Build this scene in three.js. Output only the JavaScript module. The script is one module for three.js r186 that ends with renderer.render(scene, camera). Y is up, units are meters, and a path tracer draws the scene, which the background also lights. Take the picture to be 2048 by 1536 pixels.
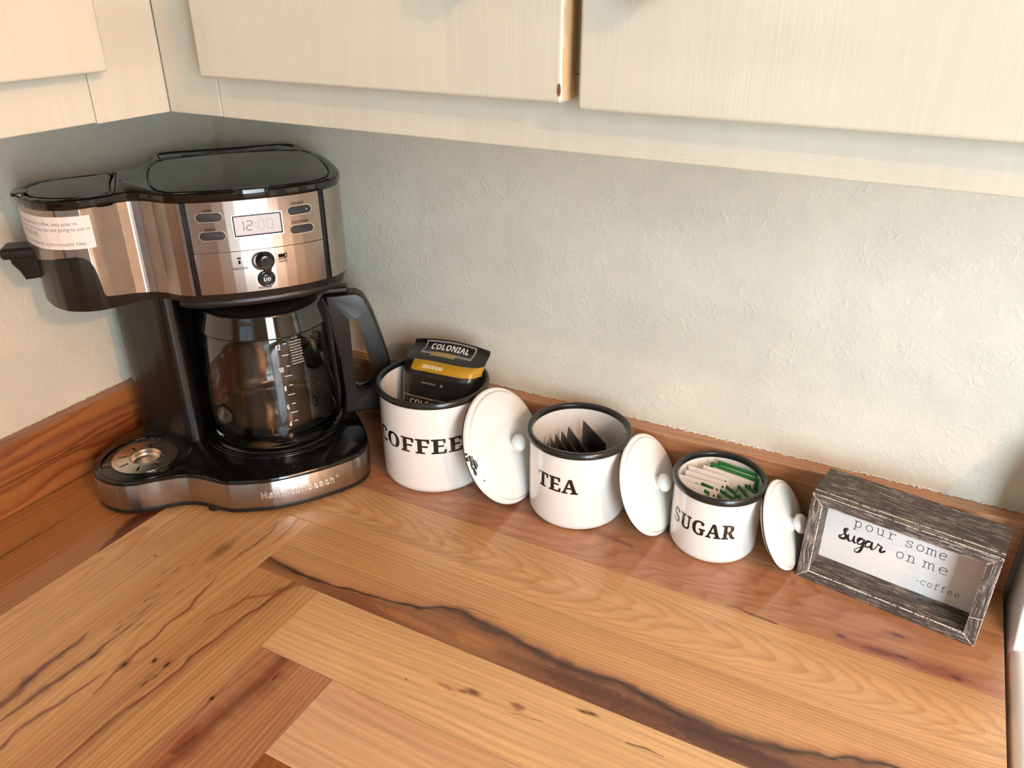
import * as THREE from 'three';
import { RoundedBoxGeometry } from 'three/addons/geometries/RoundedBoxGeometry.js';
import { TextGeometry } from 'three/addons/geometries/TextGeometry.js';
import { FontLoader } from 'three/addons/loaders/FontLoader.js';
import { RectAreaLightUniformsLib } from 'three/addons/lights/RectAreaLightUniformsLib.js';
import { mergeGeometries, mergeVertices, toCreasedNormals } from 'three/addons/utils/BufferGeometryUtils.js';

// ---------------------------------------------------------------- camera, light, exposure
const scene = new THREE.Scene();
const camera = new THREE.PerspectiveCamera(51.25, 2048 / 1536, 0.02, 30);
camera.position.set(0.8245, 0.52, 0.7496);
camera.quaternion.setFromRotationMatrix(new THREE.Matrix4().makeBasis(
  new THREE.Vector3(0.8837, -0.0007, -0.468), new THREE.Vector3(-0.2132, 0.8897, -0.4038), new THREE.Vector3(0.4166, 0.4566, 0.7861)));
scene.add(camera);
const renderer = new THREE.WebGLRenderer({ antialias: true });
renderer.toneMapping = THREE.LinearToneMapping;
renderer.toneMappingExposure = 1.12;
renderer.shadowMap.enabled = true;
RectAreaLightUniformsLib.init();
scene.background = new THREE.Color(0.62, 0.78, 1.0);      // the bright overcast sky outside the window
scene.backgroundIntensity = 0.5;

const ROOM = { x: 2.6, z: 1.38, y0: -0.91, y1: 1.52 };
const WIN = { x0: 1.52, x1: 2.26, y0: -0.10, y1: 1.02 };   // the kitchen window in the wall opposite, right of the photographer
const WIN2 = { x0: 0.26, x1: 0.74, y0: 0.16, y1: 0.98 };   // a smaller, shaded window behind the photographer
function windowLight(name, w, strength, r, g, b) {
  const l = new THREE.RectAreaLight(0xffffff, strength, w.x1 - w.x0, w.y1 - w.y0); l.color.setRGB(r, g, b); l.name = name;
  l.position.set((w.x0 + w.x1) / 2, (w.y0 + w.y1) / 2, ROOM.z + 0.03); l.lookAt(l.position.x, l.position.y, 0); scene.add(l);
}
windowLight('window_daylight', WIN, 19.0, 0.76, 0.91, 1.0);
windowLight('small_window_daylight', WIN2, 0.6, 0.72, 0.90, 1.0);

const LAMP = new THREE.Vector3(2.5, 1.28, 1.26);          // bulb of the wall lamp beside the window
const LAMP_POWER = 5.2, LAMP_RGB = [1.0, 0.58, 0.35];

// ---------------------------------------------------------------- helpers
const numbers = {};
function numbered(name) { const n = numbers[name] = (numbers[name] ?? -1) + 1; return n ? name + '_' + String(n).padStart(3, '0') : name; }
function tag(o, label, category, group) { o.userData.label = label; o.userData.category = category; if (group) o.userData.group = group; return o; }
function thing(name, label, category, pos = [0, 0, 0], turn = 0, group) {
  const g = new THREE.Group(); g.name = numbered(name); g.position.set(...pos); g.rotation.y = turn; scene.add(g);
  return tag(g, label, category, group);
}
function part(name, geo, mat, parent) {
  const m = new THREE.Mesh(geo, mat); m.name = numbered(name); m.castShadow = m.receiveShadow = true; parent.add(m); return m;
}
function struct(name, geo, mat, parent = scene) {
  const m = new THREE.Mesh(geo, mat); m.name = name; m.castShadow = m.receiveShadow = true; m.userData.kind = 'structure'; parent.add(m); return m;
}
const V2 = (a) => a.map(([x, y]) => new THREE.Vector2(x, y));
function rng(seed) { let s = seed >>> 0; return () => { s = (s + 0x6d2b79f5) | 0; let t = Math.imul(s ^ (s >>> 15), 1 | s); t = (t + Math.imul(t ^ (t >>> 7), 61 | t)) ^ t; return ((t ^ (t >>> 14)) >>> 0) / 4294967296; }; }
function hash(x, y, s) { let h = Math.imul(x, 374761393) ^ Math.imul(y, 668265263) ^ Math.imul(s, 1274126177); h = Math.imul(h ^ (h >>> 13), 1274126177); h ^= h >>> 16; return (h >>> 0) / 4294967296; }
function vnoise(x, y, s, px = 0, py = 0) {          // value noise 0..1, periodic when px, py are given
  const ix = Math.floor(x), iy = Math.floor(y), fx = x - ix, fy = y - iy, u = fx * fx * (3 - 2 * fx), v = fy * fy * (3 - 2 * fy);
  const wx = (i) => px ? ((i % px) + px) % px : i, wy = (i) => py ? ((i % py) + py) % py : i;
  const a = hash(wx(ix), wy(iy), s), b = hash(wx(ix + 1), wy(iy), s), c = hash(wx(ix), wy(iy + 1), s), d = hash(wx(ix + 1), wy(iy + 1), s);
  return a + (b - a) * u + (c - a) * v + (a - b - c + d) * u * v;
}
const clamp = (x, a = 0, b = 1) => Math.min(b, Math.max(a, x)), lerp = (a, b, t) => a + (b - a) * t, smooth = (a, b, x) => { const t = clamp((x - a) / (b - a)); return t * t * (3 - 2 * t); };

function texture(w, h, fill, srgb = true) {          // fill(x, y, out) gives 0..255
  const data = new Uint8Array(w * h * 4), o = [0, 0, 0, 255];
  for (let y = 0; y < h; y++) for (let x = 0; x < w; x++) { o[3] = 255; fill(x, y, o); const k = (y * w + x) * 4; data[k] = clamp(o[0], 0, 255); data[k + 1] = clamp(o[1], 0, 255); data[k + 2] = clamp(o[2], 0, 255); data[k + 3] = o[3]; }
  const t = new THREE.DataTexture(data, w, h); t.magFilter = THREE.LinearFilter; t.minFilter = THREE.LinearMipmapLinearFilter; t.wrapS = t.wrapT = THREE.RepeatWrapping;
  if (srgb) t.colorSpace = THREE.SRGBColorSpace; t.needsUpdate = true; return t;
}
function canvas(w, h, draw) {
  const c = document.createElement('canvas'); c.width = w; c.height = h; const g = c.getContext('2d'); draw(g, w, h);
  const t = new THREE.CanvasTexture(c); t.colorSpace = THREE.SRGBColorSpace; t.wrapS = THREE.RepeatWrapping; t.anisotropy = 8; return t;
}
const std = (o) => new THREE.MeshStandardMaterial(o), phys = (o) => new THREE.MeshPhysicalMaterial(o);
const srgb = (r, g, b) => new THREE.Color().setRGB(r / 255, g / 255, b / 255, THREE.SRGBColorSpace);

function planarUV(geo) {                              // uv in metres from the side each face looks to
  const g = geo.index ? geo.toNonIndexed() : geo, p = g.attributes.position, uv = new Float32Array(p.count * 2);
  const a = new THREE.Vector3(), b = new THREE.Vector3(), c = new THREE.Vector3(), n = new THREE.Vector3();
  for (let i = 0; i < p.count; i += 3) {
    a.fromBufferAttribute(p, i); b.fromBufferAttribute(p, i + 1); c.fromBufferAttribute(p, i + 2);
    n.copy(b).sub(a).cross(c.clone().sub(a)); const x = Math.abs(n.x), y = Math.abs(n.y), z = Math.abs(n.z);
    [a, b, c].forEach((q, k) => { const [s, t] = x >= y && x >= z ? [q.z, q.y] : y >= z ? [q.x, q.z] : [q.x, q.y]; uv[(i + k) * 2] = s; uv[(i + k) * 2 + 1] = t; });
  }
  g.setAttribute('uv', new THREE.BufferAttribute(uv, 2)); return g;
}
function box(x0, x1, y0, y1, z0, z1, r = 0) {         // a box between two corners, edges rounded by r
  const w = x1 - x0, h = y1 - y0, d = z1 - z0;
  const g = r ? new RoundedBoxGeometry(w, h, d, 2, r) : new THREE.BoxGeometry(w, h, d);
  g.translate((x0 + x1) / 2, (y0 + y1) / 2, (z0 + z1) / 2); return planarUV(g);
}
// prism standing on a plan outline of [x, z] points, from y0 to y1, with bevelled edges and optional holes
function slab(points, y0, y1, bevel = 0, holes = [], segs = 2, crease = 0.7) {
  const s = new THREE.Shape(V2(points.map(([x, z]) => [x, -z])));
  for (const h of holes) s.holes.push(new THREE.Path(V2(h.map(([x, z]) => [x, -z]))));
  let g = new THREE.ExtrudeGeometry(s, { depth: y1 - y0 - 2 * bevel, bevelEnabled: bevel > 0, bevelThickness: bevel, bevelSize: bevel, bevelOffset: -bevel, bevelSegments: segs, curveSegments: 12 });
  g.translate(0, 0, y0 + bevel); g.rotateX(-Math.PI / 2);
  return toCreasedNormals(planarUV(g), crease);
}
function smoothLoop(points, n = 160, closed = true) {
  return new THREE.CatmullRomCurve3(points.map(([x, z]) => new THREE.Vector3(x, 0, z)), closed, 'centripetal').getSpacedPoints(n).slice(0, closed ? n : n + 1).map((p) => [p.x, p.z]);
}
function shrink(loop, d) {                            // moves a closed outline inwards by d
  const n = loop.length, area = loop.reduce((s, [x, z], i) => { const [a, b] = loop[(i + 1) % n]; return s + x * b - a * z; }, 0), sg = area > 0 ? 1 : -1;
  return loop.map(([x, z], i) => { const [a, b] = loop[(i + n - 1) % n], [c, e] = loop[(i + 1) % n]; const tx = c - a, tz = e - b, l = Math.hypot(tx, tz) || 1; return [x - sg * tz / l * d, z + sg * tx / l * d]; });
}
const circle = (cx, cz, r, n = 64, from = 0, to = Math.PI * 2) => Array.from({ length: n }, (_, i) => { const t = from + (to - from) * i / (to - from > 6.28 ? n : n - 1); return [cx + r * Math.cos(t), cz + r * Math.sin(t)]; });
function lathe(profile, seg = 96, uvHeight) {         // profile of [r, y]; with uvHeight, v is y / uvHeight
  const g = new THREE.LatheGeometry(V2(profile.map(([r, y]) => [Math.max(r, 1e-5), y])), seg);
  if (uvHeight) { const p = g.attributes.position, uv = g.attributes.uv; for (let i = 0; i < p.count; i++) uv.setY(i, p.getY(i) / uvHeight); }
  return g;
}
function rounded(points, rad, n = 4) {                // rounds the corners of an open or closed polyline profile
  const out = [];
  points.forEach((p, i) => {
    if (i === 0 || i === points.length - 1 || !rad[i]) { out.push(p); return; }
    const a = points[i - 1], c = points[i + 1], la = Math.hypot(a[0] - p[0], a[1] - p[1]), lc = Math.hypot(c[0] - p[0], c[1] - p[1]), r = Math.min(rad[i], la / 2, lc / 2);
    const A = [p[0] + (a[0] - p[0]) / la * r, p[1] + (a[1] - p[1]) / la * r], C = [p[0] + (c[0] - p[0]) / lc * r, p[1] + (c[1] - p[1]) / lc * r];
    for (let k = 0; k <= n; k++) { const t = k / n; out.push([0, 1].map((q) => (1 - t) ** 2 * A[q] + 2 * t * (1 - t) * p[q] + t * t * C[q])); }
  });
  return out;
}
// strip of sheet standing along a plan curve: path of {x, z, lo, hi}; rows gives [share of height, offset outwards]
function ribbon(path, th, rows = [[0, 0], [1, 0]]) {
  const n = path.length, pos = [], uv = [], idx = []; let s = 0;
  const R = rows.length * 2;
  path.forEach((p, i) => {
    const a = path[Math.max(0, i - 1)], c = path[Math.min(n - 1, i + 1)], tx = c.x - a.x, tz = c.z - a.z, l = Math.hypot(tx, tz), nx = -tz / l, nz = tx / l;
    if (i) s += Math.hypot(p.x - path[i - 1].x, p.z - path[i - 1].z);
    for (const [f, o] of rows) { pos.push(p.x + nx * o, lerp(p.lo, p.hi, f), p.z + nz * o); uv.push(s, lerp(p.lo, p.hi, f)); }
    for (const [f] of [...rows].reverse()) { pos.push(p.x - nx * th, lerp(p.lo, p.hi, f), p.z - nz * th); uv.push(s, lerp(p.lo, p.hi, f)); }
  });
  for (let i = 0; i < n - 1; i++) for (let k = 0; k < R; k++) { const a = i * R + k, b = i * R + (k + 1) % R, c = a + R, d = b + R; idx.push(a, c, d, a, d, b); }
  for (let k = 1; k < R - 1; k++) { idx.push(0, k, k + 1); const e = (n - 1) * R; idx.push(e, e + k + 1, e + k); }
  const g = new THREE.BufferGeometry(); g.setAttribute('position', new THREE.Float32BufferAttribute(pos, 3)); g.setAttribute('uv', new THREE.Float32BufferAttribute(uv, 2)); g.setIndex(idx);
  return toCreasedNormals(g, 0.6);
}
function tube(points, r, seg = 40, radial = 10, closed = false) { return new THREE.TubeGeometry(new THREE.CatmullRomCurve3(points.map((p) => new THREE.Vector3(...p)), closed, 'centripetal'), seg, r, radial, closed); }

// ---------------------------------------------------------------- plain materials
const wallBump = texture(1024, 1024, (x, y, o) => {   // sprayed orange-peel plaster, one tile is 0.26 m
  const U = x / 1024, Vv = y / 1024, u = U + (vnoise(U * 40, Vv * 40, 5, 40, 40) - 0.5) * 0.030 + (vnoise(U * 90, Vv * 90, 15, 90, 90) - 0.5) * 0.010, v = Vv + (vnoise(U * 40, Vv * 40, 6, 40, 40) - 0.5) * 0.030 + (vnoise(U * 90, Vv * 90, 16, 90, 90) - 0.5) * 0.010;
  const a = vnoise(u * 62, v * 56, 1, 62, 56), b = vnoise(u * 117, v * 110, 2, 117, 110), c = vnoise(u * 210, v * 210, 3, 210, 210), e = vnoise(u * 14, v * 14, 4, 14, 14), d = vnoise(u * 26, v * 26, 9, 26, 26);
  const h = 0.36 * smooth(0.40, 0.90, a) * (0.5 + e) + 0.34 * smooth(0.50, 0.95, b) * (0.4 + e) + 0.12 * c + 0.10 * e + 0.12 * smooth(0.66, 0.84, d) * smooth(0.4, 0.7, e);
  o[0] = o[1] = o[2] = h * 255;
}, false);
wallBump.repeat.set(1 / 0.26, 1 / 0.26);
const wallTone = texture(256, 256, (x, y, o) => { const t = 236 + 10 * vnoise(x / 16, y / 16, 21, 16, 16) + 7 * vnoise(x / 4, y / 4, 22, 64, 64); o[0] = t; o[1] = t; o[2] = t; });
const M = {
  wall: std({ color: srgb(227, 220, 202), roughness: 0.62, bumpMap: wallBump, bumpScale: 0.0004, map: wallTone }),
  ceiling: std({ color: srgb(205, 196, 180), roughness: 0.9 }),
  floor: std({ color: srgb(120, 92, 66), roughness: 0.6 }),
  farWall: std({ color: srgb(158, 138, 114), roughness: 0.8 }),
  caulk: std({ color: srgb(222, 214, 198), roughness: 0.6 }),
  dark: std({ color: srgb(20, 16, 14), roughness: 0.8 }),
  black: phys({ color: srgb(15, 13, 12), roughness: 0.14, ior: 1.5, clearcoat: 0.3, clearcoatRoughness: 0.08 }),
  satin: std({ color: srgb(26, 22, 21), roughness: 0.36 }),
  rubber: std({ color: srgb(22, 20, 19), roughness: 0.7 }),
  whitePlastic: std({ color: srgb(232, 230, 226), roughness: 0.4 }),
  stove: phys({ color: srgb(240, 241, 243), roughness: 0.18, clearcoat: 0.6, clearcoatRoughness: 0.05 }),
  enamelBlack: phys({ color: srgb(30, 28, 26), roughness: 0.28, clearcoat: 0.25, clearcoatRoughness: 0.1 }),
  enamel: phys({ color: srgb(240, 238, 234), roughness: 0.16, clearcoat: 0.8, clearcoatRoughness: 0.04 }),
  brass: std({ color: srgb(150, 128, 98), metalness: 1, roughness: 0.35 }),
};

// ---------------------------------------------------------------- room shell
struct('floor', box(-0.1, ROOM.x + 0.1, ROOM.y0 - 0.1, ROOM.y0, -0.1, ROOM.z + 0.1), M.floor);
struct('ceiling', box(-0.1, ROOM.x + 0.1, ROOM.y1, ROOM.y1 + 0.1, -0.1, ROOM.z + 0.1), M.ceiling);
struct('wall_back', box(-0.1, ROOM.x + 0.1, ROOM.y0, ROOM.y1, -0.1, 0), M.wall);
struct('wall_left', box(-0.1, 0, ROOM.y0, ROOM.y1, 0, ROOM.z), M.wall);
struct('wall_right', box(ROOM.x, ROOM.x + 0.1, ROOM.y0, ROOM.y1, 0, ROOM.z), M.farWall);
struct('wall_front', mergeGeometries([
  [-0.1, WIN2.x0, ROOM.y0, ROOM.y1], [WIN2.x1, WIN.x0, ROOM.y0, ROOM.y1], [WIN.x1, ROOM.x + 0.1, ROOM.y0, ROOM.y1],
  [WIN2.x0, WIN2.x1, ROOM.y0, WIN2.y0], [WIN2.x0, WIN2.x1, WIN2.y1, ROOM.y1], [WIN.x0, WIN.x1, ROOM.y0, WIN.y0], [WIN.x0, WIN.x1, WIN.y1, ROOM.y1]].map((b) => box(...b, ROOM.z, ROOM.z + 0.1))), M.farWall);
for (const [name, w0] of [['window_1', WIN], ['window_2', WIN2]]) {
  const w = new THREE.Group(); w.name = name; w.userData.kind = 'structure'; scene.add(w);
  const wp = std({ color: srgb(235, 232, 225), roughness: 0.4 }), xc = (w0.x0 + w0.x1) / 2, yc = (w0.y0 + w0.y1) / 2, z0 = ROOM.z - 0.012, z1 = ROOM.z + 0.018;
  const bars = [[w0.x0 - 0.06, w0.x1 + 0.06, w0.y0 - 0.06, w0.y0], [w0.x0 - 0.06, w0.x1 + 0.06, w0.y1, w0.y1 + 0.06], [w0.x0 - 0.06, w0.x0, w0.y0, w0.y1], [w0.x1, w0.x1 + 0.06, w0.y0, w0.y1]];
  for (const b of bars) part('window_frame', box(...b, z0, z1, 0.004), wp, w);
  part('sash', box(w0.x0, w0.x1, yc - 0.02, yc + 0.02, ROOM.z - 0.004, z1, 0.003), wp, w);
  part('mullion', box(xc - 0.011, xc + 0.011, w0.y0, w0.y1, ROOM.z - 0.002, z1, 0.003), wp, w);
}

// ---------------------------------------------------------------- hickory planks
const WOOD = {
  pale: [[222, 184, 134], [208, 162, 110], [188, 136, 86]], tan: [[210, 166, 114], [194, 144, 92], [172, 118, 72]], pink: [[218, 178, 138], [206, 158, 118], [190, 138, 100]],
  red: [[188, 138, 98], [172, 118, 80], [148, 94, 60]], brown: [[182, 128, 72], [162, 106, 54], [134, 80, 38]], rust: [[166, 104, 56], [144, 82, 40], [108, 54, 24]],
};
const HEART = [112, 66, 44], DARK = [58, 34, 24], PURPLE = [112, 66, 52], KNOT = [34, 20, 14];
function woodTexture(len, wid, W, H, q) {              // q: {u0, seed, tone, straight, arch, arcs, features}
  const s = q.seed, [light, mid, deep] = WOOD[q.tone], lines = (q.features ?? []).filter((f) => f.line), spots = (q.features ?? []).filter((f) => f.spot);
  const cols = Array.from({ length: W }, (_, x) => {   // each streak's place and half width at every column
    const u = q.u0 + (x + 0.5) / W * len;
    return lines.map((f) => {
      const p = f.line; if (u < p[0][0] || u > p[p.length - 1][0]) return null;
      let i = 0; while (i < p.length - 2 && u > p[i + 1][0]) i++;
      const t = clamp((u - p[i][0]) / (p[i + 1][0] - p[i][0] || 1)), tt = t * t * (3 - 2 * t);
      return [lerp(p[i][1], p[i + 1][1], tt) + (vnoise(u * 90, 3, s + 40) - 0.5) * 0.0016, lerp(p[i][2], p[i + 1][2], t) * (0.7 + 0.6 * vnoise(u * 140, 9, s + 41))];
    });
  });
  return texture(W, H, (x, y, o) => {
    const u = q.u0 + (x + 0.5) / W * len, v = (y + 0.5) / H * wid;
    const w1 = vnoise(u * 5, v * 26, s) - 0.5, w2 = vnoise(u * 16, v * 60, s + 1) - 0.5, w3 = vnoise(u * 60, v * 160, s + 2) - 0.5;
    let d = v; for (const c of spots) if (c.bend) { const du = (u - c.spot[0]) / (c.spot[2] * 5), dv = v - c.spot[1]; d += Math.sign(dv) * 0.006 * Math.exp(-du * du - (dv / 0.012) ** 2); }
    let ring = d * (q.straight ?? 260) + w1 * (q.wobble ?? 3) + w2 * 0.8 + u * (q.slope ?? 2);
    if (q.arch) { const [uc, vc, a, b] = q.arch, dv = v - vc + w1 * 0.012; ring = (dv * dv) * a + (u - uc) * b + w1 * 2.2 + w2 * 1.5 + w3 * 0.5; ring = Math.sign(ring) * Math.pow(Math.abs(ring), 0.92); }
    const ph = ring - Math.floor(ring), late = smooth(0.35, 0.92, ph) * (1 - smooth(0.93, 1.0, ph));
    const fibre = (vnoise(u * 22, v * 1500, s + 3) - 0.5) * 0.07 + (vnoise(u * 90, v * 2600, s + 4) - 0.5) * 0.05 + (vnoise(u * 4, v * 320, s + 6) - 0.5) * 0.10;
    const tone = clamp(0.42 + (vnoise(u * 4, v * 22, s + 5) - 0.5) * 1.1 + (vnoise(u * 1.4, v * 9, s + 7) - 0.5) * 0.5);
    const k = clamp(late * (q.contrast ?? 0.42) + tone * 0.42 + (q.base ?? 0));
    const col = [0, 1, 2].map((c) => (k < 0.5 ? lerp(light[c], mid[c], k * 2) : lerp(mid[c], deep[c], k * 2 - 1)) * (1 + fibre));
    const mixTo = (t, a) => { for (let c = 0; c < 3; c++) col[c] = lerp(col[c], t[c] * (1 + fibre * 1.6), a); };
    lines.forEach((f, i) => {
      const p = cols[x][i]; if (!p) return;
      const dv = v - p[0], e = dv / p[1], soft = f.soft ?? 1, n = 0.75 + 0.5 * vnoise(u * 40, v * 700, s + 11 + i);
      if (f.below) { const side = dv * f.below; if (side > 0) mixTo(f.fill ?? HEART, clamp(smooth(0, f.blur ?? 0.004, side) * (f.fillAlpha ?? 0.8) * (0.6 + 0.55 * vnoise(u * 9, v * 120, s + 50 + i)))); else mixTo(f.halo ?? HEART, 0.35 * Math.exp(-((side / (f.haloW ?? 0.006)) ** 2))); }
      const a = Math.exp(-Math.pow(Math.abs(e), 1 + soft)) * (f.alpha ?? 0.8) * n, ends = f.fade ? smooth(f.line[0][0], f.line[0][0] + f.fade, u) * (1 - smooth(f.line[f.line.length - 1][0] - f.fade, f.line[f.line.length - 1][0], u)) : 1;
      mixTo(f.color ?? DARK, clamp(a * ends));
    });
    for (const c of spots) {
      const [us, vs, ru, rv] = c.spot; const e = Math.hypot((u - us) / ru, (v - vs) / rv) + (vnoise(u * 260, v * 500, s + 70) - 0.5) * 0.55;
      if (e < 3) { mixTo(c.ring ?? HEART, (c.ringAlpha ?? 0.55) * (1 - smooth(0.8, 2.6, e))); mixTo(c.color ?? KNOT, (c.alpha ?? 0.92) * (1 - smooth(0.55, 1.1, e))); }
    }
    o[0] = col[0]; o[1] = col[1]; o[2] = col[2];
  });
}
function plankMaterial(map) { return phys({ map, roughness: 0.40, clearcoat: 0.6, clearcoatRoughness: 0.11, bumpMap: map, bumpScale: 0.00008 }); }
function plank(parent, along, u0, u1, v0, v1, y0, y1, q, W = 2048, H = 168) {   // along 'x' or 'z'; top face takes the texture
  const g0 = 0.00016, c = 0.00045, len = u1 - u0, wid = v1 - v0;
  const g = box(along === 'x' ? u0 + g0 : v0 + g0, along === 'x' ? u1 - g0 : v1 - g0, y0, y1, along === 'x' ? v0 + g0 : u0 + g0, along === 'x' ? v1 - g0 : u1 - g0, c);
  const p = g.attributes.position, uv = g.attributes.uv;
  for (let i = 0; i < p.count; i++) { const U = along === 'x' ? p.getX(i) : p.getZ(i), Vv = along === 'x' ? p.getZ(i) : p.getX(i); uv.setXY(i, (U - u0) / len, (Vv - v0 + (y1 - p.getY(i)) * 0.5) / wid); }
  return part('plank', g, plankMaterial(woodTexture(len, wid, W, H, { ...q, u0 })), parent);
}
const worktop = thing('worktop', 'L-shaped hickory plank worktop with a zigzag corner joint of light and dark boards', 'worktop');
const ZS = [0.0, 0.0805, 0.1608, 0.2393, 0.3192, 0.3970, 0.4764, 0.5555, 0.635], XS = [0.0, 0.0783, 0.1542, 0.2337, 0.3118, 0.3898, 0.4692, 0.5495, 0.635], END = 0.9612;
const L = (line, o = {}) => ({ line, ...o }), S = (u, v, ru, rv, o = {}) => ({ spot: [u, v, ru, rv], ...o });
const rel = (pts, v0) => pts.map(([u, v, w]) => [u, v - v0, w]);
const boardsX = [
  { seed: 101, tone: 'red', straight: 190, contrast: 0.4, base: 0.08 },
  { seed: 102, tone: 'red', arch: [0.75, 0.03, 900, 26], contrast: 0.34, base: 0.02, features: [
    L(rel([[0.40, 0.094, 0.001], [0.447, 0.1039, 0.006], [0.4771, 0.1134, 0.008], [0.5246, 0.1125, 0.010], [0.5686, 0.1087, 0.008], [0.63, 0.118, 0.002]], ZS[1]), { color: [118, 66, 42], alpha: 0.6 }),
    S(0.8334, 0.0683, 0.005, 0.0022, { color: [84, 48, 52], alpha: 0.6, ring: [150, 92, 66] }), S(0.8786, 0.0444, 0.006, 0.0018, { color: [84, 48, 52], alpha: 0.65 }),
    S(0.868, 0.0715, 0.016, 0.0034, { color: [104, 50, 40], alpha: 0.7, ring: [140, 76, 54] }), S(0.884, 0.0700, 0.006, 0.0016, { color: KNOT, alpha: 0.8 }), S(0.9261, 0.0733, 0.0042, 0.0022, { color: KNOT, alpha: 0.9, ring: [124, 66, 54], bend: 1 }), S(0.915, 0.072, 0.026, 0.006, { color: [128, 74, 58], alpha: 0.5, ring: [150, 92, 70], ringAlpha: 0.4 }),
    L(rel([[0.735, 0.1565, 0.0004], [0.7709, 0.1588, 0.0012], [0.782, 0.1597, 0.0006]], ZS[1]), { color: KNOT, alpha: 0.7 })] },
  { seed: 103, tone: 'tan', arch: [0.93, 0.040, 5200, 46], contrast: 0.36, features: [L(rel([[0.812, 0.264, 0.0003], [0.84, 0.2623, 0.0007], [0.86, 0.2566, 0.0003]], ZS[2]), { alpha: 0.5 })] },
  { seed: 104, tone: 'tan', straight: 250, wobble: 2.2, contrast: 0.42, features: [
    L(rel([[0.3118, 0.3035, 0.0012], [0.335, 0.3068, 0.0020], [0.3559, 0.3086, 0.0018], [0.3911, 0.3076, 0.0014], [0.4242, 0.3023, 0.0016], [0.4533, 0.2989, 0.0016], [0.4825, 0.2937, 0.0020], [0.5071, 0.2822, 0.0024], [0.5218, 0.2787, 0.0026], [0.5391, 0.2836, 0.0036], [0.5705, 0.286, 0.0036], [0.6016, 0.2903, 0.0036], [0.6304, 0.2935, 0.0042], [0.6565, 0.292, 0.0034], [0.6818, 0.2895, 0.0030], [0.71, 0.2925, 0.0040], [0.7421, 0.299, 0.0044], [0.7636, 0.2996, 0.0044], [0.7853, 0.2976, 0.0040], [0.8075, 0.2931, 0.0036], [0.84, 0.284, 0.0030], [0.8639, 0.2744, 0.0026], [0.8848, 0.2693, 0.0022], [0.9612, 0.262, 0.0016]], ZS[3]),
      { color: [46, 26, 22], alpha: 0.86, below: 1, fill: [116, 70, 44], fillAlpha: 0.78, halo: [150, 84, 54], haloW: 0.009, soft: 0.6 }),
    S(0.487, 0.0705, 0.040, 0.0055, { color: [166, 112, 64], alpha: 0.7, ring: [150, 98, 56], ringAlpha: 0.3 }), S(0.555, 0.0655, 0.026, 0.0075, { color: [180, 128, 70], alpha: 0.75, ring: [150, 98, 56], ringAlpha: 0.3 }),
    S(0.66, 0.0665, 0.05, 0.010, { color: [70, 42, 34], alpha: 0.4, ring: [86, 52, 40], ringAlpha: 0.35 }), S(0.78, 0.070, 0.06, 0.010, { color: [62, 38, 32], alpha: 0.5, ring: [80, 48, 40], ringAlpha: 0.4 }),
    L(rel([[0.505, 0.2772, 0.0002], [0.53, 0.2722, 0.0007], [0.56, 0.2714, 0.0002]], ZS[3]), { color: [120, 66, 40], alpha: 0.6 })] },
  { seed: 105, tone: 'pale', straight: 190, wobble: 3.6, slope: 7, contrast: 0.30, base: -0.1, features: [
    S(0.5561, 0.0406, 0.0075, 0.0018, { color: [150, 96, 66], alpha: 0.55, ring: [190, 136, 88], ringAlpha: 0.35 }), S(0.5714, 0.0378, 0.0035, 0.0018, { color: [134, 84, 58], alpha: 0.6, ring: [190, 136, 88], ringAlpha: 0.3 }), S(0.5784, 0.0348, 0.0040, 0.0016, { color: [120, 74, 52], alpha: 0.7 }),
    S(0.6175, 0.0306, 0.0034, 0.0018, { color: [160, 104, 70], alpha: 0.6 }), S(0.6650, 0.0108, 0.0030, 0.0009, { color: [84, 46, 34], alpha: 0.8 }), S(0.6725, 0.0092, 0.0036, 0.0010, { color: [92, 52, 38], alpha: 0.8 }), S(0.5229, 0.0488, 0.0009, 0.0006, { ringAlpha: 0.2 }),
    L(rel([[0.612, 0.358, 0.0002], [0.6280, 0.3562, 0.0005], [0.642, 0.3535, 0.0002]], ZS[4]), { color: [120, 76, 50], alpha: 0.6 }), L(rel([[0.705, 0.3405, 0.0003], [0.718, 0.3397, 0.0008], [0.735, 0.3398, 0.0003]], ZS[4]), { color: [84, 48, 34], alpha: 0.75 })] },
  { seed: 106, tone: 'pink', straight: 120, wobble: 4, slope: 4, contrast: 0.26, base: -0.12, features: [L(rel([[0.605, 0.3935, 0.0002], [0.6210, 0.3918, 0.0006], [0.636, 0.3890, 0.0002]], ZS[5]), { color: [100, 62, 44], alpha: 0.7 })] },
  { seed: 107, tone: 'red', straight: 180, contrast: 0.4, base: 0.1 },
  { seed: 108, tone: 'tan', straight: 180, contrast: 0.4 },
];
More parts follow.
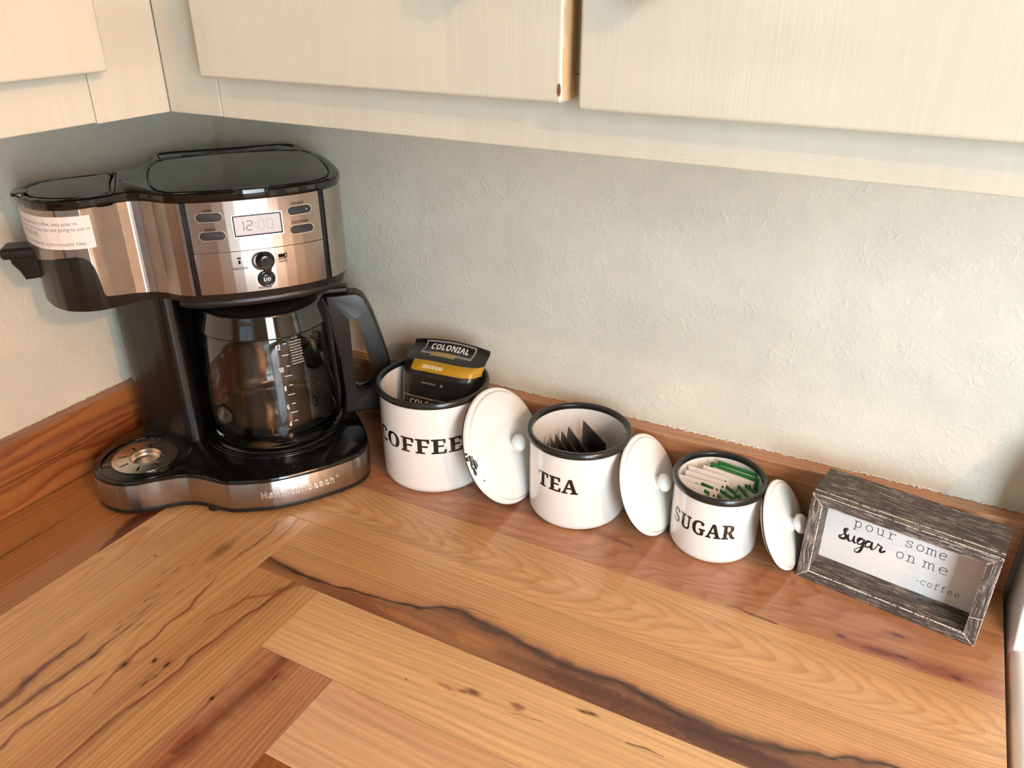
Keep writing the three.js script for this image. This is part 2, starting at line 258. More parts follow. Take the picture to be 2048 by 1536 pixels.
const boardsZ = [
  { seed: 201, tone: 'brown', straight: 110, wobble: 2.5, contrast: 0.34, features: [L([[0.36, 0.0755, 0.0006], [0.40, 0.0757, 0.0016], [0.46, 0.0765, 0.0012]], { color: [92, 48, 20], alpha: 0.7 })] },
  { seed: 202, tone: 'brown', straight: 170, wobble: 3.2, contrast: 0.44, base: -0.06, features: [
    L([[0.24, 0.0585, 0.004], [0.3126, 0.0622, 0.004], [0.3252, 0.0598, 0.003], [0.343, 0.0644, 0.003], [0.3562, 0.0696, 0.0025], [0.3786, 0.0760, 0.0012]], { color: [70, 32, 16], alpha: 0.5, below: 1, fill: [84, 38, 20], fillAlpha: 1.0, blur: 0.001, halo: [130, 76, 36], haloW: 0.003, soft: 1 })] },
  { seed: 203, tone: 'tan', arch: [0.60, 0.012, 5200, -15], contrast: 0.46, base: -0.16, features: [S(0.3555, 0.0560, 0.0013, 0.0009, { color: [58, 20, 26], ringAlpha: 0.1 })] },
  { seed: 204, tone: 'tan', straight: 150, wobble: 6, slope: -4, contrast: 0.3, base: -0.08, features: [
    L([[0.455, 0.0102, 0.0006], [0.4716, 0.0126, 0.0024], [0.484, 0.0125, 0.0032], [0.4967, 0.0110, 0.0034], [0.5156, 0.0139, 0.0040], [0.5265, 0.0180, 0.0040], [0.56, 0.0192, 0.0036], [0.62, 0.021, 0.002]], { color: PURPLE, alpha: 0.8 }), S(0.5156, 0.0142, 0.008, 0.0022, { color: [70, 48, 38], alpha: 0.6, ringAlpha: 0.2 }), S(0.4800, 0.0110, 0.007, 0.0008, { color: [66, 36, 30], alpha: 0.7, ringAlpha: 0.2 }),
    L([[0.400, 0.0335, 0.0002], [0.4465, 0.0362, 0.0006], [0.4594, 0.0359, 0.0014], [0.4726, 0.0380, 0.0024], [0.50, 0.0350, 0.0028], [0.518, 0.0344, 0.0028], [0.5289, 0.0338, 0.0020], [0.56, 0.033, 0.0006]], { color: PURPLE, alpha: 0.85 }), S(0.4735, 0.0378, 0.0050, 0.0011, { color: [52, 26, 28], alpha: 0.9, ringAlpha: 0.2 }),
    L([[0.478, 0.0618, 0.0003], [0.493, 0.0609, 0.0012], [0.5005, 0.0593, 0.0012], [0.5175, 0.0595, 0.0016], [0.5347, 0.0541, 0.0020], [0.5493, 0.0528, 0.0020], [0.5665, 0.0563, 0.0020], [0.63, 0.058, 0.002]], { color: [112, 64, 46], alpha: 0.75 }),
    S(0.4666, 0.0700, 0.0042, 0.0022, { color: [48, 34, 26], alpha: 0.9, ring: [140, 84, 44], ringAlpha: 0.7, bend: 1 }),
    L([[0.345, 0.0545, 0.0003], [0.3636, 0.0584, 0.0009], [0.3771, 0.0605, 0.0016], [0.3945, 0.0649, 0.0020], [0.4143, 0.0631, 0.0014], [0.435, 0.0680, 0.0014], [0.4502, 0.0673, 0.0020], [0.459, 0.0687, 0.0022], [0.50, 0.073, 0.0006]], { color: [118, 62, 30], alpha: 0.72 }),
    ...[[0.4348, 0.0243], [0.4236, 0.0253], [0.418, 0.0308], [0.4036, 0.0211], [0.3835, 0.0152], [0.3677, 0.0047], [0.3125, 0.0229], [0.3267, 0.0089], [0.4246, 0.0486], [0.4365, 0.0362], [0.41, 0.03], [0.397, 0.0245], [0.36, 0.012], [0.345, 0.02], [0.44, 0.029], [0.43, 0.043], [0.38, 0.04], [0.351, 0.046]].map(([u, v]) => S(u, v, 0.0056, 0.00055, { color: [110, 66, 32], alpha: 0.75, ringAlpha: 0.1 })),
    L([[0.255, 0.0470, 0.0003], [0.272, 0.0512, 0.0010], [0.30, 0.0522, 0.0010], [0.3115, 0.0503, 0.0006], [0.33, 0.050, 0.0002]], { color: [92, 50, 26], alpha: 0.7 }), S(0.318, 0.029, 0.010, 0.004, { color: [140, 88, 46], alpha: 0.4, ringAlpha: 0.3 }),
    L([[0.2393, 0.0630, 0.0010], [0.26, 0.0655, 0.0012], [0.285, 0.0660, 0.0005]], { color: [110, 58, 30], alpha: 0.6 })] },
  { seed: 205, tone: 'tan', straight: 175, wobble: 4, slope: -3, contrast: 0.46, base: -0.08, features: [
    S(0.4514, 0.0104, 0.0026, 0.0016, { color: [40, 18, 16], ring: [140, 88, 44] }), S(0.4499, 0.0234, 0.0032, 0.0012, { color: [40, 18, 18], ring: [150, 96, 52] }), S(0.4629, 0.0250, 0.0022, 0.0005, { color: [92, 50, 24] }), S(0.4727, 0.0232, 0.0030, 0.0006, { color: [92, 50, 24] }),
    L([[0.3192, 0.0480, 0.0016], [0.3586, 0.0442, 0.0014], [0.3808, 0.0383, 0.0010], [0.4023, 0.0372, 0.0008], [0.419, 0.0366, 0.0012], [0.4336, 0.0343, 0.0014], [0.4484, 0.0373, 0.0014], [0.4739, 0.0356, 0.0012], [0.4928, 0.0321, 0.0016], [0.5095, 0.0312, 0.0016], [0.5292, 0.0309, 0.0014], [0.62, 0.034, 0.001]], { color: [116, 62, 34], alpha: 0.72, below: -1, fill: [150, 98, 56], fillAlpha: 0.3, blur: 0.012 }),
    L([[0.3192, 0.0545, 0.004], [0.34, 0.042, 0.0030], [0.3611, 0.0235, 0.0018], [0.40, 0.012, 0.0006]], { color: [124, 74, 38], alpha: 0.5 })] },
  { seed: 206, tone: 'red', straight: 190, wobble: 3.4, slope: -2, contrast: 0.5, base: -0.22, features: [
    L([[0.3970, 0.029, 0.007], [0.4265, 0.0305, 0.008], [0.4542, 0.0269, 0.0075], [0.4744, 0.0234, 0.0075], [0.5015, 0.0266, 0.007], [0.5215, 0.0216, 0.007], [0.60, 0.021, 0.008]], { color: [124, 70, 42], alpha: 0.75, soft: 0.8 }),
    L([[0.40, 0.0117, 0.0004], [0.4066, 0.0117, 0.0008], [0.4374, 0.0100, 0.0007], [0.4647, 0.0070, 0.0010], [0.4892, 0.0029, 0.0008], [0.52, 0.0009, 0.0004]], { color: [136, 80, 42], alpha: 0.6 }),
    S(0.4579, 0.0061, 0.0026, 0.0013, { color: [44, 18, 14], ring: [150, 88, 40] }), S(0.4170, 0.0359, 0.0034, 0.0007, { color: [76, 34, 24] }),
    L([[0.4880, 0.0215, 0.0010], [0.4912, 0.0212, 0.0020], [0.4990, 0.0204, 0.0021], [0.5073, 0.0191, 0.0022], [0.5095, 0.0188, 0.0012]], { color: [36, 20, 14], alpha: 1.2, soft: 3 }), S(0.4960, 0.0185, 0.018, 0.006, { color: [138, 74, 40], alpha: 0.7, ring: [150, 86, 48], ringAlpha: 0.5 })] },
  { seed: 207, tone: 'rust', straight: 150, contrast: 0.3, base: -0.1 },
  { seed: 208, tone: 'tan', straight: 150, contrast: 0.4 },
];
boardsX.forEach((q, i) => plank(worktop, 'x', XS[i + 1], END, ZS[i], ZS[i + 1], -0.030, 0, q));
boardsZ.forEach((q, i) => plank(worktop, 'z', ZS[i], 1.20, XS[i], XS[i + 1], -0.030, 0, q, 2048, 168));
part('edge_strip', box(0.0, END, -0.038, -0.0302, 0.0, 0.63, 0.001), std({ color: srgb(150, 100, 60), roughness: 0.5 }), worktop);
part('edge_strip', box(0.0, 0.63, -0.038, -0.0302, 0.632, 1.20, 0.001), std({ color: srgb(150, 100, 60), roughness: 0.5 }), worktop);

// upstands of the same planks along the two walls, and the painter's ragged bead over them
const upright = { y: 0.079, t: 0.0185 };
function upstand(name, label, along, u0, u1, q) {
  const o = thing(name, label, 'backsplash');
  const g = along === 'x' ? box(u0, u1, 0.0004, upright.y, 0.0004, upright.t, 0.0012) : box(0.0004, upright.t, 0.0004, upright.y, u0, u1, 0.0012);
  const p = g.attributes.position, uv = g.attributes.uv;
  for (let i = 0; i < p.count; i++) { const d = along === 'x' ? p.getZ(i) : p.getX(i), U = along === 'x' ? p.getX(i) : p.getZ(i); uv.setXY(i, (U - u0) / (u1 - u0), (upright.y - p.getY(i) + (upright.t - d)) / 0.098); }
  part('board', g, plankMaterial(woodTexture(u1 - u0, 0.098, 2048, 192, { ...q, u0 })), o);
  const r = rng(q.seed), pts = [], n = 420;
  for (let i = 0; i <= n; i++) { const U = lerp(u0, u1, i / n), a = -0.0002 + 0.0022 * r() * r(), b = upright.y - 0.0004 + 0.0016 * r(); pts.push(along === 'x' ? [U, b, a] : [a, b, U]); }
  part('caulk_bead', tube(pts, 0.0009, 1300, 6), M.caulk, o);
  return o;
}
upstand('backsplash_board', 'light brown hickory backsplash board behind the three canisters', 'x', 0.0185, END, { seed: 301, tone: 'red', straight: 130, wobble: 2, contrast: 0.36, base: -0.14, features: [L([[0.40, 0.03, 0.001], [0.5, 0.024, 0.002], [0.62, 0.03, 0.001]], { color: [120, 70, 40], alpha: 0.4 }), L([[0.2, 0.06, 0.002], [0.5, 0.07, 0.004], [0.9, 0.05, 0.002]], { color: [140, 88, 54], alpha: 0.4 })] });
upstand('backsplash_board', 'dark reddish hickory backsplash board on the left wall beside the coffee maker', 'z', 0.0004, 1.20, { seed: 302, tone: 'rust', straight: 70, wobble: 3, contrast: 0.5, features: [L([[0.05, 0.036, 0.0018], [0.25, 0.040, 0.0012], [0.45, 0.043, 0.0014], [0.7, 0.05, 0.001]], { color: [70, 30, 12], alpha: 0.6 }), L([[0.05, 0.075, 0.002], [0.25, 0.083, 0.002], [0.33, 0.086, 0.003], [0.5, 0.08, 0.002]], { color: [66, 28, 12], alpha: 0.65 }), L([[0.1, 0.094, 0.002], [0.35, 0.092, 0.003], [0.6, 0.095, 0.002]], { color: [60, 26, 12], alpha: 0.6 }), L([[0.15, 0.022, 0.004], [0.4, 0.022, 0.005], [0.7, 0.024, 0.003]], { color: [126, 74, 52], alpha: 0.5 })] });

// ---------------------------------------------------------------- base cabinets under the worktop
const cream = srgb(208, 203, 187);
const paintTone = texture(512, 512, (x, y, o) => { const t = 240 + 9 * vnoise(x / 60, y / 18, 61, 0, 0) + 5 * vnoise(x / 3, y / 40, 62); o[0] = t; o[1] = t * 0.998; o[2] = t * 0.992; });
paintTone.repeat.set(1.8, 1.8);
const brush = texture(1024, 512, (x, y, o) => { const h = 0.55 * vnoise(x / 60 + 3 * vnoise(x / 90, y / 40, 72), y / 3.2, 71) + 0.3 * vnoise(x / 110, y / 1.6, 73) + 0.25 * vnoise(x / 30, y / 30, 74); o[0] = o[1] = o[2] = h * 220; }, false);
brush.repeat.set(3.4, 6.8);
const brushUp = brush.clone(); brushUp.rotation = Math.PI / 2; brushUp.repeat.set(3.4, 6.8); brushUp.needsUpdate = true;
M.cabinet = phys({ color: cream, map: paintTone, roughness: 0.34, bumpMap: brush, bumpScale: 0.00022 });
M.door = phys({ color: cream, map: paintTone, roughness: 0.38, bumpMap: brushUp, bumpScale: 0.00012 });
M.bareWood = std({ color: srgb(222, 184, 140), roughness: 0.6 });
{
  const c = thing('base_cabinet', 'cream base cabinet run under the worktop by the stove', 'cabinet');
  part('carcass', box(0.02, END - 0.004, -0.80, -0.0385, 0.003, 0.60), M.cabinet, c);
  part('toe_kick', box(0.02, END - 0.004, ROOM.y0, -0.80, 0.003, 0.54), M.dark, c);
  part('door', box(0.64, 0.94, -0.77, -0.08, 0.6005, 0.62, 0.003), M.door, c);
  const d = thing('base_cabinet', 'cream base cabinet run under the worktop along the left wall', 'cabinet');
  part('carcass', box(0.003, 0.60, -0.80, -0.0385, 0.602, 1.20), M.cabinet, d);
  part('toe_kick', box(0.003, 0.54, ROOM.y0, -0.80, 0.602, 1.20), M.dark, d);
  for (const z of [0.64, 0.92]) part('door', box(0.6005, 0.62, -0.77, -0.08, z, z + 0.26, 0.003), M.door, d);
}

// ---------------------------------------------------------------- wall cabinets
const CB = 0.4257, FX = 0.2929, FZ = 0.305, TOPY = 1.30;
{
  const c = thing('wall_cabinet', 'cream wall cabinet on the left wall with one door above the single-cup side', 'cabinet');
  part('carcass', box(0.001, FX - 0.019, CB + 0.012, TOPY, FZ + 0.001, 1.20), M.cabinet, c);
  part('stile', box(FX - 0.0188, FX, CB, TOPY, FZ + 0.0003, 0.3688, 0.0005), M.cabinet, c);
  part('rail', box(FX - 0.0188, FX - 0.0002, CB + 0.0006, 0.4757, 0.3691, 1.20, 0.0012), M.cabinet, c);
  part('stile', box(FX - 0.0188, FX - 0.0002, 0.4759, TOPY, 0.3691, 0.40, 0.0012), M.cabinet, c);
  const d = part('door', box(FX + 0.0004, FX + 0.0190, 0.4607, 1.22, 0.3652, 0.80, 0.0022), M.door, c);
  const k = part('knob', lathe([[0, 0.026], [0.009, 0.0255], [0.0145, 0.021], [0.0145, 0.017], [0.009, 0.012], [0.006, 0.007], [0.0075, 0]], 28), M.brass, d); k.rotation.z = -Math.PI / 2; k.position.set(FX + 0.019, 0.55, 0.75);
}
{
  const c = thing('wall_cabinet', 'cream wall cabinet over the canisters with two doors and a worn door edge', 'cabinet'), X1 = 1.73;
  part('carcass', box(FX + 0.001, X1, CB + 0.012, TOPY, 0.001, FZ - 0.019), M.cabinet, c);
  part('stile', box(FX + 0.0004, 0.3468, CB, TOPY, FZ - 0.0188, FZ, 0.0005), M.cabinet, c);
  part('rail', box(0.3472, X1, CB - 0.0005, 0.4690, FZ - 0.0188, FZ - 0.0001, 0.0012), M.cabinet, c);
  part('stile', box(0.6205, 0.6348, 0.4692, TOPY, FZ - 0.0188, FZ - 0.0003, 0.0008), M.cabinet, c);
  part('stile', box(0.90, X1, 0.4692, TOPY, FZ - 0.0188, FZ - 0.0002, 0.0012), M.cabinet, c);
  const a = part('door', box(0.3510, 0.6300, 0.4552, 1.22, FZ + 0.0004, FZ + 0.0190, 0.0024), M.door, c);
  const r = rng(77), edge = [];                        // bare wood along the door's worn closing edge
  for (let i = 0; i < 40; i++) { const y = 0.4562 + i * 0.0068; edge.push(box(0.6298, 0.63055 + 0.0003 * r(), y, y + 0.0070, FZ + 0.0022, FZ + 0.0168 + 0.0012 * r(), 0.0002)); }
  part('worn_edge', mergeGeometries(edge), M.bareWood, a);
  part('chip', slab(circle(0, 0, 1, 14).map(([x, y]) => [x * 0.0010, y * 0.0034]), 0, 0.0004).rotateX(Math.PI / 2).translate(0.6286, 0.4625, FZ + 0.0191), std({ color: srgb(120, 74, 40), roughness: 0.8 }), a);
  const b = part('door', box(0.6396, 0.9190, 0.4525, 1.22, FZ + 0.0004, FZ + 0.0190, 0.0024), M.door, c);
  const kg = lathe([[0, 0.026], [0.009, 0.0255], [0.0145, 0.021], [0.0145, 0.017], [0.009, 0.012], [0.006, 0.007], [0.0075, 0]], 28).rotateX(Math.PI / 2);
  part('knob', kg.clone().translate(0.588, 0.5265, FZ + 0.019), M.brass, a); part('knob', kg.clone().translate(0.690, 0.5235, FZ + 0.019), M.brass, b);
  part('hinge', tube([[0.3496, 0.503, FZ + 0.008], [0.3496, 0.56, FZ + 0.008]], 0.0035, 6, 10), M.brass, a);
}

// ---------------------------------------------------------------- stove at the end of the worktop
{
  const s = thing('stove', 'white stove with raised back panel beside the worktop end', 'stove'), X0 = 0.9665, X1 = 1.726;
  part('body', box(X0 + 0.008, X1, ROOM.y0, -0.03, 0.01, 0.64, 0.006), M.stove, s);
  part('cooktop', box(X0, X1, -0.030, -0.001, 0.088, 0.665, 0.009), M.stove, s);
  const prof = [[0.002, -0.03], [0.0905, -0.03], [0.0955, -0.008], [0.090, 0.004], [0.0760, 0.024], [0.0700, 0.070], [0.0660, 0.140], [0.052, 0.153], [0.038, 0.168], [0.035, 0.240], [0.026, 0.247], [0.002, 0.247]];
  const sh = new THREE.Shape(V2(rounded([...prof, prof[0]], prof.map((_, i) => (i > 1 && i < 11 ? 0.006 : 0)), 4).map(([z, y]) => [-z, y])));
  const g = new THREE.ExtrudeGeometry(sh, { depth: X1 - X0 - 0.012, bevelEnabled: true, bevelThickness: 0.006, bevelSize: 0.005, bevelOffset: -0.005, bevelSegments: 4 });
  g.rotateY(Math.PI / 2); g.translate(X0 + 0.006, 0, 0);
  part('back_panel', toCreasedNormals(planarUV(g), 0.8), M.stove, s);
  part('oven_door', box(X0 + 0.02, X1 - 0.012, -0.70, -0.12, 0.641, 0.668, 0.006), M.stove, s);
  part('oven_handle', tube([[X0 + 0.1, -0.16, 0.668], [X0 + 0.1, -0.16, 0.70], [X0 + 0.14, -0.16, 0.712], [X1 - 0.13, -0.16, 0.712], [X1 - 0.09, -0.16, 0.70], [X1 - 0.09, -0.16, 0.668]], 0.008, 60), M.whitePlastic, s);
  for (const [x, z, r] of [[1.16, 0.24, 0.075], [1.53, 0.24, 0.095], [1.16, 0.50, 0.095], [1.53, 0.50, 0.075]]) {
    const pts = []; for (let i = 0; i <= 90; i++) { const t = i / 90 * 8 * Math.PI, q = 0.018 + (r - 0.018) * i / 90; pts.push([x + q * Math.cos(t), 0.0045, z + q * Math.sin(t)]); }
    part('burner_coil', tube(pts, 0.0042, 240, 8), M.rubber, s);
  }
}

// ---------------------------------------------------------------- wall lamp on the window wall
{
  const l = thing('wall_lamp', 'wall lamp with a glowing globe bulb on the wall right of the window', 'lamp', [0, 0, 0]);
  part('back_plate', lathe([[0, 0.02], [0.03, 0.02], [0.045, 0.012], [0.05, 0.0]], 40).rotateZ(Math.PI / 2).translate(ROOM.x, LAMP.y - 0.05, LAMP.z), M.brass, l);
  part('arm', tube([[ROOM.x - 0.015, LAMP.y - 0.05, LAMP.z], [ROOM.x - 0.05, LAMP.y - 0.080, LAMP.z], [LAMP.x + 0.01, LAMP.y - 0.085, LAMP.z], [LAMP.x, LAMP.y - 0.045, LAMP.z]], 0.006, 30), M.brass, l);
  part('socket', lathe([[0, -0.05], [0.016, -0.05], [0.02, -0.03], [0, -0.03]], 24).translate(LAMP.x, LAMP.y, LAMP.z), M.brass, l);
  const e = std({ color: 0xffffff, emissive: new THREE.Color(...LAMP_RGB), emissiveIntensity: 30, roughness: 0.4 });
  part('bulb', new THREE.SphereGeometry(0.035, 32, 20).translate(LAMP.x, LAMP.y, LAMP.z), e, l);
  const p = new THREE.PointLight(0xffffff, LAMP_POWER); p.color.setRGB(...LAMP_RGB); p.position.copy(LAMP); p.castShadow = true; p.shadow.radius = 1.75; p.name = 'wall_lamp_light'; scene.add(p);
}

// ---------------------------------------------------------------- coffee maker (own frame: x across the front, z out of the front)
const font = await new FontLoader().loadAsync('fonts/droid/droid_sans_bold.typeface.json');
const TURN = 51 * Math.PI / 180, MK = [0.188, 0, 0.1425];
const steelGrain = texture(512, 1024, (x, y, o) => { const s = vnoise(x / 90, y * 0.9, 81, 0, 0) * 0.5 + vnoise(x / 26, y * 0.55, 82) * 0.3 + vnoise(x / 200, y * 0.35, 83) * 0.3; const sm = vnoise(x / 70, y / 90, 84) * 0.35 + 0.25 * vnoise(x / 22, y / 30, 85); const v = 120 + 60 * s + 36 * sm; o[0] = v; o[1] = v; o[2] = v; }, false);
steelGrain.repeat.set(6, 12);
const steelTone = texture(512, 512, (x, y, o) => { const s = vnoise(x / 120, y * 0.8, 86) * 14 + vnoise(x / 40, y / 46, 87) * 16 + vnoise(x / 9, y / 12, 88) * 5; o[0] = 214 + s * 0.7; o[1] = 206 + s * 0.7; o[2] = 198 + s * 0.7; });
steelTone.repeat.set(8, 8);
const steelOpts = { metalness: 1, roughness: 0.5, roughnessMap: steelGrain, bumpMap: steelGrain, bumpScale: 0.00002, anisotropy: 0.85, anisotropyRotation: Math.PI / 2 };
M.steel = phys({ ...steelOpts, color: srgb(196, 194, 194), map: steelTone });
M.polished = std({ color: srgb(216, 206, 194), metalness: 1, roughness: 0.24 });

const maker = thing('coffee_maker', 'black and brushed steel coffee maker with a single-cup side, standing in the corner', 'coffee maker', MK, TURN);
// plan outlines, measured in metres about the carafe
const baseLoop = smoothLoop([[-0.2050, 0.020], [-0.2034, 0.0381], [-0.1945, 0.0545], [-0.1790, 0.0690], [-0.1610, 0.0748], [-0.1412, 0.0755], [-0.1154, 0.0788], [-0.1007, 0.0868], [-0.0867, 0.1000], [-0.0727, 0.1116], [-0.0500, 0.1198], [-0.0293, 0.1246], [0.0041, 0.1250], [0.0393, 0.1207], [0.0660, 0.1130], [0.0790, 0.1025], [0.0870, 0.0840], [0.0905, 0.055], [0.0895, 0], [0.0840, -0.055], [0.0740, -0.082], [0.0560, -0.096], [0, -0.100], [-0.08, -0.100], [-0.118, -0.092], [-0.145, -0.062], [-0.170, -0.040], [-0.193, -0.012]], 240);
const headPts = [[-0.2055, 0.002], [-0.2035, 0.022], [-0.1945, 0.0465], [-0.1825, 0.0630], [-0.1664, 0.0718], [-0.1507, 0.0737], [-0.1381, 0.0700], [-0.1253, 0.0645], [-0.1155, 0.0608], [-0.1056, 0.0602], [-0.0939, 0.0662], [-0.0857, 0.0744], [-0.0776, 0.0817], [-0.0690, 0.0868], [-0.0615, 0.0892], [-0.0400, 0.0938], [-0.0189, 0.0963], [0, 0.0970], [0.0189, 0.0963], [0.0400, 0.0935], [0.0595, 0.0880], [0.0710, 0.0815], [0.0800, 0.0720], [0.0870, 0.0570], [0.0908, 0.0350], [0.0918, 0.010], [0.0890, -0.0400], [0.0776, -0.0864], [0.0735, -0.1100], [0.0640, -0.1220], [-0.0690, -0.1250], [-0.0790, -0.1180], [-0.0830, -0.0900], [-0.0950, -0.0620], [-0.1150, -0.0410], [-0.1400, -0.0345], [-0.1700, -0.0300], [-0.1930, -0.0180]];
const headLoop = smoothLoop(headPts, 300);

// base: black underside, steel band, black deck
part('base_plate', slab(shrink(baseLoop, 0.0008), 0.0028, 0.0088, 0.0016), M.satin, maker);
for (const [x, z] of [[-0.0880, 0.0895], [0.0440, 0.1080], [-0.175, 0.020], [0.060, -0.07], [-0.105, -0.075]]) part('foot', slab(circle(x, z, 0.0075, 20), 0, 0.0042, 0.0008), M.rubber, maker);
{
  const i0 = baseLoop.findIndex(([x, z]) => x > -0.204 && z > 0.022), path = [];
  const loop = shrink(baseLoop, 0.0004), full = [...loop.slice(-8), ...loop.slice(0, 172)];
  for (const [x, z] of full) path.push({ x, z, lo: 0.0086, hi: 0.0385 });
  part('steel_band', ribbon(path, 0.0012, [[0, -0.0006], [0.04, 0], [0.94, 0], [1, -0.0008]]), M.steel, maker);
  // the maker's raised name, bent along the band
  let s = 0; const arc = [0]; for (let i = 1; i < path.length; i++) arc.push(s += Math.hypot(path[i].x - path[i - 1].x, path[i].z - path[i - 1].z));
  const iL = path.findIndex((p) => p.x > -0.0445 && p.z > 0.1), iR = path.findIndex((p) => p.x > 0.0355 && p.z > 0.1);
  const t1 = new TextGeometry('HamiltonBeach', { font, size: 0.0078, depth: 0.0009, curveSegments: 5, bevelEnabled: true, bevelThickness: 0.0003, bevelSize: 0.00025, bevelSegments: 2 });
  t1.computeBoundingBox(); const bb = t1.boundingBox, t2 = new TextGeometry('®', { font, size: 0.0034, depth: 0.0006, curveSegments: 4, bevelEnabled: false });
  t2.computeBoundingBox(); const k = (arc[iR] - arc[iL]) / (bb.max.x - bb.min.x); t1.scale(k, 1, 1); t2.translate(bb.max.x * k + 0.0012, 0.0050, 0.0003);
  const g = mergeGeometries([t1.toNonIndexed ? (t1.index ? t1.toNonIndexed() : t1) : t1, t2.index ? t2.toNonIndexed() : t2]), p = g.attributes.position;
  for (let i = 0; i < p.count; i++) {
    const S0 = arc[iL] + p.getX(i); let j = 0; while (j < arc.length - 2 && arc[j + 1] < S0) j++;
    const a = path[j], b = path[j + 1], t = (S0 - arc[j]) / (arc[j + 1] - arc[j]), tx = b.x - a.x, tz = b.z - a.z, l = Math.hypot(tx, tz), z = p.getZ(i) - 0.0003;
    p.setXYZ(i, lerp(a.x, b.x, t) - tz / l * z, 0.0195 + p.getY(i), lerp(a.z, b.z, t) + tx / l * z);
  }
  g.computeVertexNormals(); part('raised_lettering', g, std({ color: srgb(222, 220, 218), metalness: 1, roughness: 0.38 }), maker);
}
const dripC = [-0.150, 0.0255];
part('deck', slab(shrink(baseLoop, 0.0012), 0.0375, 0.0430, 0.0024, [circle(...dripC, 0.0170, 40)], 4), M.black, maker);
{
  const ring = (r0, r1, y0, y1, b) => slab(circle(...dripC, r1, 72), y0, y1, b, [circle(...dripC, r0, 72)]);
  part('drip_ring', ring(0.0455, 0.0480, 0.0425, 0.0442, 0.0006), M.black, maker);
  part('drip_well', ring(0.0346, 0.0352, 0.0425, 0.0434, 0.0001), M.black, maker);
  const slots = []; for (let i = 0; i < 8; i++) { const a = i * Math.PI / 4 + 0.30, c = Math.cos(a), s = Math.sin(a), q = (r, w) => [dripC[0] + r * c - w * s, dripC[1] + r * s + w * c]; slots.push([q(0.0188, -0.0015), q(0.0292, -0.0015), q(0.0302, 0), q(0.0292, 0.0015), q(0.0188, 0.0015)]); }
  const plate = part('drip_plate', slab(circle(...dripC, 0.0345, 96), 0.0436, 0.0446, 0.0003, [circle(...dripC, 0.0163, 48), ...slots]), M.polished, maker);
  part('center_dish', lathe(rounded([[0.0164, 0.0447], [0.0155, 0.0442], [0.0145, 0.0372], [0.0, 0.0366]], [0, 0.0006, 0.003, 0], 5), 64).translate(dripC[0], 0, dripC[1]), std({ color: srgb(222, 208, 190), metalness: 1, roughness: 0.3, side: THREE.DoubleSide }), plate);
}
part('warming_plate', lathe(rounded([[0, 0.0462], [0.0700, 0.0462], [0.0745, 0.0452], [0.0765, 0.0428]], [0, 0.002, 0.002, 0], 3), 96), M.black, maker);
for (const r of [0.0795, 0.0835]) part('plate_ring', new THREE.TorusGeometry(r, 0.0009, 8, 110).rotateX(Math.PI / 2).translate(0, 0.0430, 0.001), M.black, maker);

// water column behind the carafe
{
  const cave = circle(0, 0.003, 0.0850, 26, Math.PI * 1.02, Math.PI * 1.93);
  const o2 = [...smoothLoop([[-0.0858, 0.0035], [-0.0885, 0.0085], [-0.0945, 0.0118], [-0.1030, 0.0105], [-0.1130, 0.0020], [-0.1280, -0.0150], [-0.1420, -0.0330], [-0.1505, -0.050], [-0.1480, -0.088]], 40, false), [-0.120, -0.099], [0.052, -0.0975], [0.0735, -0.083], [0.0800, -0.062], ...cave.reverse()];
  part('water_column', slab(o2, 0.0415, 0.2340, 0.0006, [], 1, 0.5), std({ color: srgb(18, 15, 13), roughness: 0.27 }), maker);
  part('column_seam', tube([[-0.0985, 0.060, 0.0117], [-0.0985, 0.232, 0.0117]], 0.0004, 4, 6), M.dark, maker);
}

// head: black core, steel wraps, control panel, cover
part('head_core', slab(shrink(headLoop, 0.0022), 0.2345, 0.3330, 0.0015), M.satin, maker);
part('head_skirt', slab(shrink(headLoop, 0.0045).filter(([x, z]) => x > -0.0835 && z > -0.055), 0.2265, 0.2352, 0.003, [], 4), M.satin, maker);
part('filter_basket', lathe([[0, 0.216], [0.050, 0.217], [0.058, 0.222], [0.0615, 0.2275], [0, 0.2275]], 64).translate(0, 0, 0.004), M.dark, maker);
const steelAt = (loop, x0, z0, x1, z1) => { const near = (x, z) => loop.reduce((b, p, i) => { const d = Math.hypot(p[0] - x, p[1] - z); return d < b[0] ? [d, i] : b; }, [9, 0])[1]; const a = near(x0, z0), b = near(x1, z1), n = loop.length, out = []; for (let i = a; ; i = (i + 1) % n) { out.push(loop[i]); if (i === b) break; } return out; };
const fine = smoothLoop(headPts, 900), TOPSTEEL = 0.3322;
{
  const cut = [[-0.2060, 0.2790], [-0.2030, 0.2800], [-0.1900, 0.2850], [-0.1750, 0.2880], [-0.1620, 0.2893], [-0.1560, 0.2880], [-0.1520, 0.2850], [-0.1492, 0.2790], [-0.1478, 0.2720], [-0.1468, 0.2620], [-0.1460, 0.2530], [-0.1450, 0.2494], [-0.1435, 0.2482], [-0.1300, 0.2462], [-0.1110, 0.2432], [-0.0900, 0.2424], [-0.0600, 0.2424]];
  const low = (x) => { let i = 0; while (i < cut.length - 2 && x > cut[i + 1][0]) i++; return lerp(cut[i][1], cut[i + 1][1], clamp((x - cut[i][0]) / (cut[i + 1][0] - cut[i][0]))); };
  const path = steelAt(fine, -0.1930, -0.0180, -0.0672, 0.0876).map(([x, z]) => ({ x, z, lo: z < 0.002 ? 0.2790 : low(x), hi: TOPSTEEL }));
  part('steel_wrap', ribbon(path, 0.0012), M.steel, maker);
  const right = steelAt(fine, 0.0650, 0.0852, 0.0840, -0.062).map(([x, z]) => ({ x, z, lo: 0.2424, hi: TOPSTEEL }));
  part('steel_wrap', ribbon(right, 0.0012), M.steel, maker);
}
